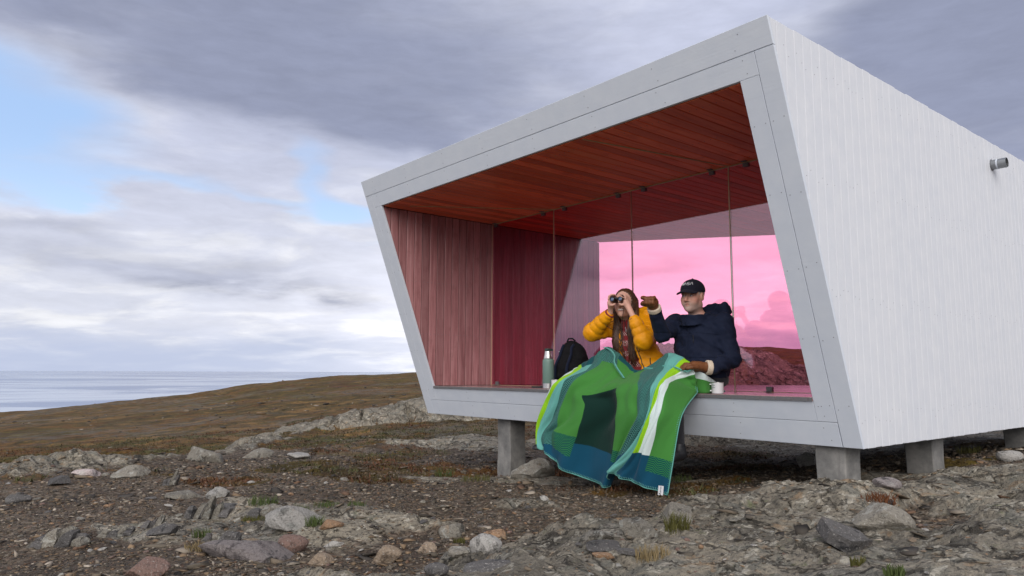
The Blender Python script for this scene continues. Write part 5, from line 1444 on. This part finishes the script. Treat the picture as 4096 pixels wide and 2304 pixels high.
def rock_mesh(seed, flat=.6, rough=.18, sub=3, angular=.5):
    """an irregular stone about 1 unit across"""
    r_ = np.random.default_rng(seed); bm = bmesh.new(); bmesh.ops.create_icosphere(bm, subdivisions=sub, radius=.5)
    P = np.array([v.co[:] for v in bm.verts])
    nn = r_.normal(size=(9, 3)); nn /= np.linalg.norm(nn, axis=1)[:, None]; dd = r_.uniform(.24, .40, 9)
    s = P @ nn.T                                                   # cut by a few planes
    k = np.where(s > dd, dd / np.maximum(s, 1e-6), 1).min(1); P = P * (1 - angular * 1.0 + angular * k)[:, None] if angular < .45 else P * k[:, None]
    q = P * 3.1 + r_.uniform(-9, 9, 3)
    dn = fbm(q[:, 0] + q[:, 2] * .7, q[:, 1] - q[:, 2] * .6, 4, seed) * rough
    q2 = P * 9 + 4.0; P = P * (1 + dn + rough * .28 * ridged(q2[:, 0] + q2[:, 2], q2[:, 1] - q2[:, 2] * .7, 3, seed + 3) * .5)[:, None]; P = P / np.abs(P[:, :2]).max() * .5; P[:, 2] *= flat
    for v, p in zip(bm.verts, P): v.co = p
    me = bpy.data.meshes.new('stone'); bm.to_mesh(me); bm.free()
    me.polygons.foreach_set('use_smooth', np.ones(len(me.polygons), bool)); me.set_sharp_from_angle(angle=R(20)); return me
def place(name, me, mat, pos, size, rotz, tilt=(0, 0)):
    o = bpy.data.objects.new(name, me); COL.objects.link(o); o.location = pos; o.scale = size; o.rotation_euler = (tilt[0], tilt[1], rotz)
    o.material_slots  # slot 0 belongs to the object so that stones can share mesh data
    if not me.materials: me.materials.append(None)
    o.material_slots[0].link = 'OBJECT'; o.material_slots[0].material = MAT[mat]; return o
VIEW_ROT = math.atan2(RGT[1], RGT[0])
def special(name, px, py, w, h, mat, label, cat='stone', seed=1, flat=.6, ang=.6, depth=.8, sink=.25, rough=.16, tilt=(0, 0), turn=0.0):
    """px,py: where the foot of the stone meets the ground in the photograph; w,h its width and height there"""
    g, d = ground_hit(px, py); s = d / 1829.0
    me = rock_mesh(seed, 1.0, rough, 4 if w > 55 else 3, ang)
    sink = min(.55, sink + .14); W_s, H_s = w * s * 1.02, h * s * (.80 if name != 'flat_rock' else .62) / (1 - sink)
    pos = g + V3(FH[0], FH[1], 0) * W_s * depth * .35
    pos[2] = max(ground_z(pos[0], pos[1]), g[2]) + H_s * (.5 - sink)
    o = place(name, me, mat, pos, (W_s, W_s * depth, H_s), VIEW_ROT + turn, tilt); tag(o, label, cat); return o
SPECIAL = [
 ('boulder', 727, 1392, 78, 46, 'stone_rust', 'rounded red brown boulder resting on the flat lichen slab', 'boulder', 11, 1, .25, .85, .08, .10),
 ('flat_rock', 590, 1410, 215, 52, 'stone_purple', 'large flat purple grey slab with black lichen beside the round boulder', 'rock', 12, 1, .8, .9, .35, .12),
 ('boulder', 735, 1342, 150, 54, 'stone_pale', 'long whitish boulder with orange end behind the round red boulder', 'boulder', 13, 1, .7, .7, .25, .15),
 ('stone', 826, 1340, 62, 30, 'stone_orange', 'pointed orange brown stone right of the whitish boulder', 'stone', 14, 1, .9, .8, .15, .08),
 ('stone', 840, 1378, 66, 16, 'stone_pale', 'thin white stone just right of the round red boulder', 'stone', 15, 1, .7, .5, .2, .1),
 ('stone', 1246, 1356, 62, 25, 'stone_orange', 'flat orange stone behind the rounded pale green lichen stone', 'stone', 16, 1, .8, .8, .15, .08),
 ('stone', 1222, 1392, 80, 48, 'stone_pale', 'rounded pale stone with yellow green lichen in front of the flat orange stone', 'stone', 17, 1, .4, .8, .2, .12),
 ('stone', 1140, 1355, 72, 42, 'stone_grey', 'grey lichen stone in the gravel left of the flat orange stone', 'stone', 18, 1, .5, .8, .25, .15),
 ('stone', 1156, 1405, 64, 28, 'stone_grey', 'low grey stone in the gravel left of the rounded pale stone', 'stone', 19, 1, .5, .8, .25, .15),
 ('boulder', 208, 1202, 74, 20, 'stone_pink', 'long pinkish white boulder with dark spots on the rocky rim', 'boulder', 20, 1, .5, .6, .25, .12),
 ('stone', 541, 1254, 62, 28, 'stone_pale', 'white lichen stone right of the low grey spotted slab', 'stone', 21, 1, .5, .7, .2, .14),
 ('flat_rock', 450, 1256, 110, 32, 'stone_grey', 'low grey slab with black spots left of the white lichen stone', 'rock', 22, 1, .6, .6, .3, .12),
 ('boulder', 2236, 1335, 132, 56, 'stone_grey', 'big lichen boulder with orange stains under the front right pillar', 'boulder', 23, 1, .6, .8, .3, .15),
 ('boulder', 355, 1462, 92, 50, 'stone_rust', 'reddish triangular rock cut by the lower picture edge', 'boulder', 24, 1, .9, .8, .2, .07),
 ('boulder', 1716, 1316, 112, 58, 'stone_grey', 'rounded grey boulder at the left end of the outcrop behind the olive tuft', 'boulder', 25, 1, .5, .8, .3, .15),
 ('boulder', 1612, 1350, 96, 62, 'stone_grey', 'grey boulder below the hanging blanket corner', 'boulder', 26, 1, .6, .8, .3, .16),
 ('flat_rock', 1512, 1368, 112, 30, 'stone_grey', 'greenish layered flat rock left of the grey boulder', 'rock', 27, 1, .7, .6, .3, .14),
 ('flat_rock', 1520, 1388, 130, 20, 'stone_slate', 'long dark slate slab lying below the greenish flat rock', 'rock', 28, 1, .9, .6, .3, .08),
 ('flat_rock', 1606, 1402, 104, 18, 'stone_slate', 'dark slate slab beside the rock outcrop with an orange stone before it', 'rock', 29, 1, .9, .6, .3, .08),
 ('stone', 1520, 1406, 62, 14, 'stone_orange', 'orange pink flat stone in front of the dark slate slab', 'stone', 30, 1, .8, .6, .2, .08),
 ('boulder', 2030, 1174, 52, 46, 'stone_pale', 'speckled boulder in the shade left of the front right pillar', 'boulder', 31, 1, .6, .8, .1, .14),
 ('flat_rock', 140, 1224, 66, 30, 'stone_slate', 'dark block sitting on top of the rocky rim', 'rock', 32, 1, .9, .7, .1, .08),
 ('stone', 34, 1268, 50, 24, 'stone_slate', 'dark grey block at the left picture edge', 'stone', 33, 1, .9, .8, .15, .06),
 ('stone', 567, 1290, 62, 18, 'stone_slate', 'dark flat slate stone in front of the white lichen stone', 'stone', 34, 1, .9, .8, .2, .06),
 ('boulder', 1345, 1206, 128, 56, 'stone_grey', 'green grey layered rock leaning at the foot of the front left pillar', 'boulder', 35, 1, .8, .7, .15, .2),
 ('stone', 2241, 1234, 66, 28, 'stone_purple', 'dull purple stone between the two right pillars', 'stone', 36, 1, .7, .8, .2, .12),
 ('stone', 2556, 1160, 58, 26, 'stone_pale', 'smooth grey stone in front of the rearmost pillar', 'stone', 37, 1, .4, .7, .15, .08),
 ('boulder', 500, 1162, 100, 38, 'stone_grey', 'domed grey boulder in front of the long rock ridge', 'boulder', 38, 1, .5, .7, .25, .14),
 ('boulder', 640, 1152, 76, 26, 'stone_grey', 'low mossy boulder right of the domed grey boulder', 'boulder', 39, 1, .5, .7, .25, .14),
 ('boulder', 748, 1156, 84, 22, 'stone_pale', 'pale ragged boulder at the edge of the heather', 'boulder', 40, 1, .7, .7, .25, .18),
 ('boulder', 320, 1206, 84, 30, 'stone_grey', 'sloping greenish boulder right of the pinkish white boulder', 'boulder', 41, 1, .6, .7, .25, .14),
 ('stone', 398, 1380 - 26, 66, 26, 'stone_slate', 'dark wedge shaped stone alone in the gravel', 'stone', 42, 1, .9, .8, .2, .06),
 ('stone', 1070, 1392, 56, 30, 'stone_tan', 'tan rounded stone in the gravel right of the white thin stone', 'stone', 43, 1, .5, .8, .2, .12),
 ('flat_rock', 1240, 1438, 190, 22, 'stone_slate', 'broad brown slate plate in the gravel at the bottom', 'rock', 44, 1, .9, .6, .35, .08),
 ('stone', 800, 1432, 66, 30, 'stone_tan', 'tan stone below the round red boulder', 'stone', 45, 1, .7, .8, .2, .12),
 ('stone', 965, 1420, 78, 42, 'stone_tan', 'large tan and grey stone in the gravel at the bottom', 'stone', 46, 1, .6, .8, .2, .14),
 ('stone', 1095, 1448, 60, 28, 'stone_slate', 'dark blue grey rounded stone at the bottom', 'stone', 47, 1, .3, .8, .2, .08),
]
for s in SPECIAL:
    name, px, py, w, h, mat, lab, cat, seed, flat, ang, dep, sink, rough = s
    special(name, px, py, w, h, mat, lab, cat, seed, flat, ang, dep, sink, rough)
# the tilted slate slab on the outcrop
def slab(name, px, py, w, h, th, mat, label, seed, tilt, turn):
    g, d = ground_hit(px, py); s = d / 1829.0; r_ = np.random.default_rng(seed); n = 9
    a = np.sort(r_.uniform(0, 2 * math.pi, n) * .25 + np.arange(n) * 2 * math.pi / n * .98); rad = r_.uniform(.78, 1.08, n)
    top = [(math.cos(x) * r * .5, math.sin(x) * r * .5, th * .5 + r_.uniform(-.02, .02)) for x, r in zip(a, rad)]; bot = [(x * 1.06 + .03, y * 1.04, -th * .5 + r_.uniform(-.03, .03)) for x, y, z in top]
    mid = [(x * 1.02 + r_.uniform(-.015, .015), y * 1.02, r_.uniform(-.1, .1) * th) for x, y, z in top]
    vs = top + mid + bot; fs = [tuple(range(n)), tuple(range(3 * n - 1, 2 * n - 1, -1))] + [(k * n + i, (k + 1) * n + i, (k + 1) * n + (i + 1) % n, k * n + (i + 1) % n) for k in (0, 1) for i in range(n)]
    me = bpy.data.meshes.new('slate_slab'); me.from_pydata(vs, [], fs)
    o = place(name, me, mat, g + V3(0, 0, h * s * .4), (w * s, h * s * 2.0, w * s), VIEW_ROT + turn, tilt); tag(o, label, 'rock'); return o
slab('slate_slab', 2125, 1372, 118, 44, .26, 'stone_slate', 'thick tilted slate slab on the outcrop below the front right pillar', 3, (.25, .42), -.35)
# upright slate fins that stick out of the gravel
def fins(px, py, w, h, n, seed, label):
    g, d = ground_hit(px, py); s = d / 1829.0; r_ = np.random.default_rng(seed)
    root = empty('slate_outcrop', tuple(g)); tag(root, label, 'rock', 'upright slate ribs in the gravel')
    for i in range(n):
        t = (i + .5) / n - .5; fw = w * s / n * r_.uniform(1.0, 1.7); fh = h * s * r_.uniform(.45, 1.0) * (1 - 1.0 * abs(t)); fd = w * s * r_.uniform(.16, .3)
        M = MB(); q = []
        for z, k in ((-.25, 1.15), (.35, 1.0), (.75, .8), (1.0, .45)):
            for (a, b) in ((-.5, -.5), (.5, -.5), (.55, .5), (-.45, .5)): q.append((a * fw * k + z * fh * .25 + r_.uniform(-.1, .1) * fw, b * fd * k + r_.uniform(-.12, .12) * fd, z * fh + r_.uniform(-.06, .06) * fh))
        f_ = [(3, 2, 1, 0), (12, 13, 14, 15)] + [(k * 4 + i_, k * 4 + (i_ + 1) % 4, (k + 1) * 4 + (i_ + 1) % 4, (k + 1) * 4 + i_) for k in range(3) for i_ in range(4)]
        o = mesh_obj('slate_fin', q, f_, MAT['stone_grey' if r_.random() < .6 else 'stone_slate'], root)
        p = RGT[:2] * t * w * s; z = ground_z(g[0] + p[0], g[1] + p[1]) - g[2]; o.location = (p[0], p[1] + r_.uniform(-.02, .02), z); o.rotation_euler = (r_.uniform(-.15, .15), r_.uniform(.0, .3), VIEW_ROT + r_.uniform(-.25, .25))
for a in ((525, 1305, 90, 50, 7, 1, 'tall upright slate rib in the middle of the gravel'), (640, 1297, 120, 26, 8, 2, 'low slate rib continuing right of the tall rib'), (385, 1330, 66, 34, 6, 3, 'small upright slate rib left of the tall rib'),
          (150, 1370, 110, 40, 7, 4, 'mossy slate rib near the left picture edge'), (560, 1372 - 8, 84, 40, 7, 5, 'ragged slate rib behind the flat purple slab'), (425, 1222, 34, 40, 5, 6, 'dark slate stump behind the low grey slab'),
          (300, 1350, 60, 22, 5, 7, 'low slate rib between the mossy rib and small rib')): fins(*a)
# ---- single stones lying about
KIND = [('stone_slate', 'dark slate', .30), ('stone_grey', 'grey', .24), ('stone_tan', 'tan', .20), ('stone_rust', 'rust brown', .07), ('stone_pale', 'pale', .15), ('stone_orange', 'orange', .04)]
SHAPE = [('flat', .35, .9), ('angular', .62, .85), ('rounded', .68, .25)]
lib = {}
for sh, fl, an in SHAPE: lib[sh] = [rock_mesh(200 + 13 * k + len(sh) * 7, fl, .12, 2, an) for k in range(6)]
def zone(px, py, r_):
    if r_ > 6.5: return 'near the rocky rim'
    if px > 1700: return 'on the outcrop below the front right pillar'
    if px > 1150: return 'in the gravel below the hanging blanket'
    if px > 620: return 'in the gravel right of the round red boulder' if px > 780 else 'in the gravel around the round red boulder'
    return 'in the gravel left of the flat purple slab'
rs = np.random.default_rng(31); used_labels = set()
cand = []
while len(cand) < 520:
    px = rs.uniform(-30, 2600); py = 1449 - (rs.random() ** 1.25) * 290
    if px > 1250 and py < 1225: continue
    cand.append((px, py))
hits = [ground_hit(px, py + 2) for px, py in cand]
for (px, py), (g, d) in zip(cand, hits):
    h_, rk, vg, _ = terrain(np.array([g[0]]), np.array([g[1]]))
    if rk[0] > .6 and rs.random() < .55: continue
    sh = SHAPE[rs.choice(3, p=(.42, .36, .22))][0]; ki = rs.choice(6, p=[k[2] for k in KIND]); mat, cn, _ = KIND[ki]
    sz_ = None
    pxs = min(27, 6.5 + rs.lognormal(1.75, .5)) * (1 if d < 5 else 1.1); size = pxs * d / 1829.0
    big = 'large' if pxs > 22 else ('medium sized' if pxs > 14 else 'small')
    lab = f'{big} {sh} {cn} stone lying {zone(px, py, d)}'
    if lab in used_labels or len(used_labels) > 235: continue
    used_labels.add(lab)
    o = place('stone', lib[sh][rs.integers(6)], mat, (g[0], g[1], g[2] + size * .03), (size * rs.uniform(.9, 1.4), size * rs.uniform(.7, 1.1), size * rs.uniform(.7, 1.1)), rs.uniform(0, 6.28), (rs.uniform(-.25, .25), rs.uniform(-.25, .25)))
    tag(o, lab, 'stone', 'loose stones lying on the ground')
# ---- gravel: thousands of chips in one object
def hulls(n, seed):
    r_ = np.random.default_rng(seed); out = []
    for i in range(n):
        bm = bmesh.new(); P = r_.normal(size=(8, 3)); P /= np.linalg.norm(P, axis=1)[:, None]; P *= r_.uniform(.75, 1, (8, 1)) * .5
        for p in P: bm.verts.new(p)
        bmesh.ops.convex_hull(bm, input=bm.verts); bmesh.ops.triangulate(bm, faces=bm.faces)
        for v in [v for v in bm.verts if not v.link_faces]: bm.verts.remove(v)
        bm.verts.index_update(); out.append((np.array([v.co[:] for v in bm.verts]), np.array([[v.index for v in f.verts] for f in bm.faces]))); bm.free()
    return out
def m_chips(t, bs):
    P = t.coord('Object'); n = t.noise(P, 60, 4, .7); c = t.mix(t.math('MULTIPLY', n, .5), t.attr('tint'), (.07, .06, .052))
    setp(t, bs, color=c, rough=.85, spec=.25); setp(t, bs, normal=t.bump(n, .4, .004))
MAT['chips'] = material('gravel_chips', m_chips)
PAL = np.array([(.040, .039, .040), (.060, .056, .053), (.10, .092, .080), (.15, .130, .108), (.22, .165, .115), (.14, .088, .062), (.28, .26, .24), (.13, .098, .092), (.38, .36, .34), (.22, .145, .095)])
PAL = PAL * np.array((1.10, .99, .84)) * .93
PP = np.array([.15, .16, .18, .16, .11, .05, .10, .04, .04, .01])
def scatter(name, N, rmin, rmax, smin_, smax_, power, seed, allow, thin=1.0):
    r_ = np.random.default_rng(seed); H = hulls(40, seed)
    phi = r_.uniform(-.74, .74, N); rad = rmin + (rmax - rmin) * r_.random(N) ** power
    x = EYE[0] + rad * (np.cos(phi) * FH[0] + np.sin(phi) * RH[0]); y = EYE[1] + rad * (np.cos(phi) * FH[1] + np.sin(phi) * RH[1])
    h, rock, veg, tone = terrain(x, y)
    keep = r_.random(N) < allow(rock, veg, tone, x, y); x, y, h, rad = x[keep], y[keep], h[keep], rad[keep]; n = len(x)
    size = np.clip(smin_ * np.exp(np.abs(r_.normal(0, .62, n))), smin_, smax_)
    sc = np.stack([size * r_.uniform(.9, 1.7, n), size * r_.uniform(.6, 1.1, n), size * r_.uniform(.14, .55, n) * (thin if thin == 1.0 else 4 * thin)], 1)
    az = r_.uniform(0, 2 * math.pi, n); tx = r_.normal(0, .34, n); which = r_.integers(0, 40, n)
    col = PAL[r_.choice(len(PAL), n, p=PP)] * r_.uniform(.75, 1.3, (n, 1))
    VV = []; FF = []; CC = []; b = 0
    for k in range(40):
        m = which == k; hv, hf = H[k]; c = m.sum()
        if c == 0: continue
        q = hv[None] * sc[m][:, None]
        ca, sa, ct, st = np.cos(az[m])[:, None], np.sin(az[m])[:, None], np.cos(tx[m])[:, None], np.sin(tx[m])[:, None]
        X_, Y_, Z_ = q[..., 0], q[..., 1] * ct - q[..., 2] * st, q[..., 1] * st + q[..., 2] * ct
        w = np.stack([X_ * ca - Y_ * sa + x[m][:, None], X_ * sa + Y_ * ca + y[m][:, None], Z_ + h[m][:, None] + sc[m][:, 2:3] * .22], -1)
        VV.append(w.reshape(-1, 3)); FF.append((hf[None] + (np.arange(c) * len(hv))[:, None, None] + b).reshape(-1, 3)); CC.append(np.repeat(col[m], len(hv), 0)); b += c * len(hv)
    V_ = np.concatenate(VV); F_ = np.concatenate(FF); C_ = np.concatenate(CC)
    o = mesh_obj(name, V_, F_, MAT['chips']); at = o.data.color_attributes.new('tint', 'FLOAT_COLOR', 'POINT')
    c4 = np.ones((len(V_), 4), np.float32); c4[:, :3] = C_; at.data.foreach_set('color', c4.ravel()); tag(o, kind='stuff'); return o
def dens(rock, veg, tone, x, y):
    patch = .45 + .55 * sstep(fbm(x * .8, y * .8, 3, 301), -.25, .12); return np.clip((1 - .88 * rock) * (1 - .75 * veg) * patch, .03, 1)
scatter('gravel', 78000, 2.3, 8.5, .0105, .060, .95, 401, dens)
scatter('gravel', 32000, 6.0, 14.5, .020, .11, .9, 402, dens)
scatter('gravel', 2600, 2.6, 9.5, .040, .13, .95, 404, lambda rock, veg, tone, x, y: np.clip((1 - .6 * rock) * (1 - .8 * veg), .1, 1) * sstep(fbm(x * .9 + 3, y * .9, 3, 341), -.2, .15), .12)
def slope(rock, veg, tone, x, y): return np.clip(veg * (.25 + .75 * sstep(fbm(x * .05, y * .05, 4, 331), -.05, .2)), 0, 1)
scatter('slope_stones', 5200, 17, 165, .10, .75, 1.1, 403, slope)
# ---- grass tufts
def m_grass(c1, c2):
    def f(t, bs):
        P = t.coord('Object'); z = t.sep(P)[2]; n = t.noise(P, 30, 3, .6); c = t.mix(n, c1, c2)
        setp(t, bs, color=c, rough=.7, spec=.2)
    return f
MAT['grass_green'] = material('grass_green', m_grass((.042, .062, .018), (.085, .11, .034))); MAT['grass_olive'] = material('grass_olive', m_grass((.055, .058, .014), (.11, .10, .030))); MAT['grass_dry'] = material('grass_dry', m_grass((.17, .125, .06), (.26, .20, .11)))
MAT['heather_rust'] = material('heather_rust', m_grass((.09, .03, .012), (.16, .06, .022)))
def tuft(px, py, w, h, mat, label, n=150, seed=0, cat='grass tuft', lean=.5):
    g, d = ground_hit(px, py); s = d / 1829.0; r_ = np.random.default_rng(seed + int(px)); M = MB()
    for i in range(n):
        a = r_.uniform(0, 6.28); q = math.sqrt(r_.random()) * .5 * w * s; bx, by = q * math.cos(a), q * .6 * math.sin(a)
        cx, cy = bx * RGT[0] - by * RGT[1], bx * RGT[1] + by * RGT[0]; bz = ground_z(g[0] + cx, g[1] + cy) - g[2] - .004 if i % 6 == 0 else bz
        L = h * s * r_.uniform(.5, 1.15); da = r_.uniform(0, 6.28); ln = lean * r_.random(); wd = .0013 + .0010 * r_.random()
        dx, dy = math.cos(da) * ln * L, math.sin(da) * ln * L; px_, py_ = -math.sin(da + 1) * wd, math.cos(da + 1) * wd
        M.add([(cx - px_, cy - py_, bz), (cx + px_, cy + py_, bz), (cx + dx * .4 + px_ * .8, cy + dy * .4 + py_ * .8, bz + L * .6), (cx + dx * .4 - px_ * .8, cy + dy * .4 - py_ * .8, bz + L * .6), (cx + dx, cy + dy, bz + L * .95)], [(0, 1, 2, 3), (3, 2, 4)])
    o = M.build('grass_tuft', MAT[mat], None); o.location = g; tag(o, label, cat, 'grass tufts in the gravel'); return o
TUFTS = [(662, 1270, 68, 24, 'grass_green', 'wide green grass tuft above the long whitish boulder'), (748, 1292, 62, 16, 'grass_green', 'low green grass tuft right of the wide tuft'), (792, 1324, 44, 26, 'grass_green', 'green grass tuft growing at the end of the whitish boulder'),
         (634, 1312, 58, 15, 'grass_olive', 'yellowish grass tuft left of the whitish boulder'), (822, 1274, 64, 12, 'grass_green', 'thin green grass strip farther up the gravel'), (896, 1272, 42, 14, 'grass_green', 'small green grass tuft at the end of the strip'),
         (508, 1352, 40, 24, 'grass_green', 'green grass tuft behind the flat purple slab'), (1118, 1200, 48, 26, 'grass_green', 'green grass tuft left of the front left pillar'), (1196, 1206, 74, 16, 'grass_olive', 'olive grass tuft just before the front left pillar'),
         (1704, 1336, 56, 42, 'grass_olive', 'tall olive grass tuft against the rounded grey boulder'), (1642, 1408, 80, 30, 'grass_dry', 'dry yellow grass tuft below the tall olive tuft'), (2158, 1424, 34, 18, 'grass_olive', 'small grass tuft in the outcrop below the slate slab'),
         (2252, 1446, 48, 24, 'grass_green', 'green grass tuft at the bottom right'), (1155, 1362 + 6, 30, 16, 'grass_olive', 'tiny moss tuft by the grey lichen stone'), (1715, 1212, 50, 18, 'grass_green', 'green grass tuft in the shade behind the blanket'),
         (2440, 1140, 60, 18, 'grass_olive', 'olive grass tuft under the floor between the right pillars'), (505, 1385, 70, 22, 'grass_dry', 'dry grass tuft left of the flat purple slab')]
for i, a in enumerate(TUFTS): tuft(*a, n=170 if a[2] > 50 else 110, seed=i)
tuft(2212, 1266, 82, 22, 'heather_rust', 'rust red moss cushion on the rock below the front right pillar', 260, 3, 'moss', .9)
# low heather, moss and dry grass between the rocks and on the near slope
def heath():
    r_ = np.random.default_rng(77); N = 26000
    phi = r_.uniform(-.70, .35, N); rad = 5 + 21 * r_.random(N) ** 1.05
    x = EYE[0] + rad * (np.cos(phi) * FH[0] + np.sin(phi) * RH[0]); y = EYE[1] + rad * (np.cos(phi) * FH[1] + np.sin(phi) * RH[1])
    h, rock, veg, tone = terrain(x, y); k = r_.random(N) < np.clip(veg * 1.2 - .15, 0, 1) * (1 - rock); x, y, h, rad = x[k], y[k], h[k], rad[k]; n = len(x)
    V_ = []; F_ = []; C_ = []
    cl = fbm(x * .8, y * .8, 3, 311); base = np.where((cl > .10)[:, None], (.062, .064, .018), np.where((cl < -.14)[:, None], (.10, .038, .014), (.080, .052, .024)))
    for j in range(5):
        a = r_.uniform(0, 6.28, n); L = r_.uniform(.012, .034, n) * (1 + rad * .018); wd = L * r_.uniform(.16, .34, n); ln = r_.uniform(.5, 2.0, n); ox = r_.normal(0, .03, n); oy = r_.normal(0, .03, n)
        p0 = np.stack([x + ox - np.sin(a) * wd, y + oy + np.cos(a) * wd, h - .006], 1); p1 = np.stack([x + ox + np.sin(a) * wd, y + oy - np.cos(a) * wd, h - .006], 1); p2 = np.stack([x + ox + np.cos(a) * ln * L, y + oy + np.sin(a) * ln * L, h + L], 1)
        b = 3 * n * j; V_.append(np.stack([p0, p1, p2], 1).reshape(-1, 3)); F_.append(np.arange(3 * n).reshape(-1, 3) + b); C_.append(np.repeat(base * r_.uniform(.6, 1.6, (n, 1)), 3, 0))
    V_ = np.concatenate(V_); F_ = np.concatenate(F_); C_ = np.concatenate(C_)
    o = mesh_obj('heather', V_, F_, MAT['chips']); at = o.data.color_attributes.new('tint', 'FLOAT_COLOR', 'POINT'); c4 = np.ones((len(V_), 4), np.float32); c4[:, :3] = C_; at.data.foreach_set('color', c4.ravel()); tag(o, kind='stuff')
heath()
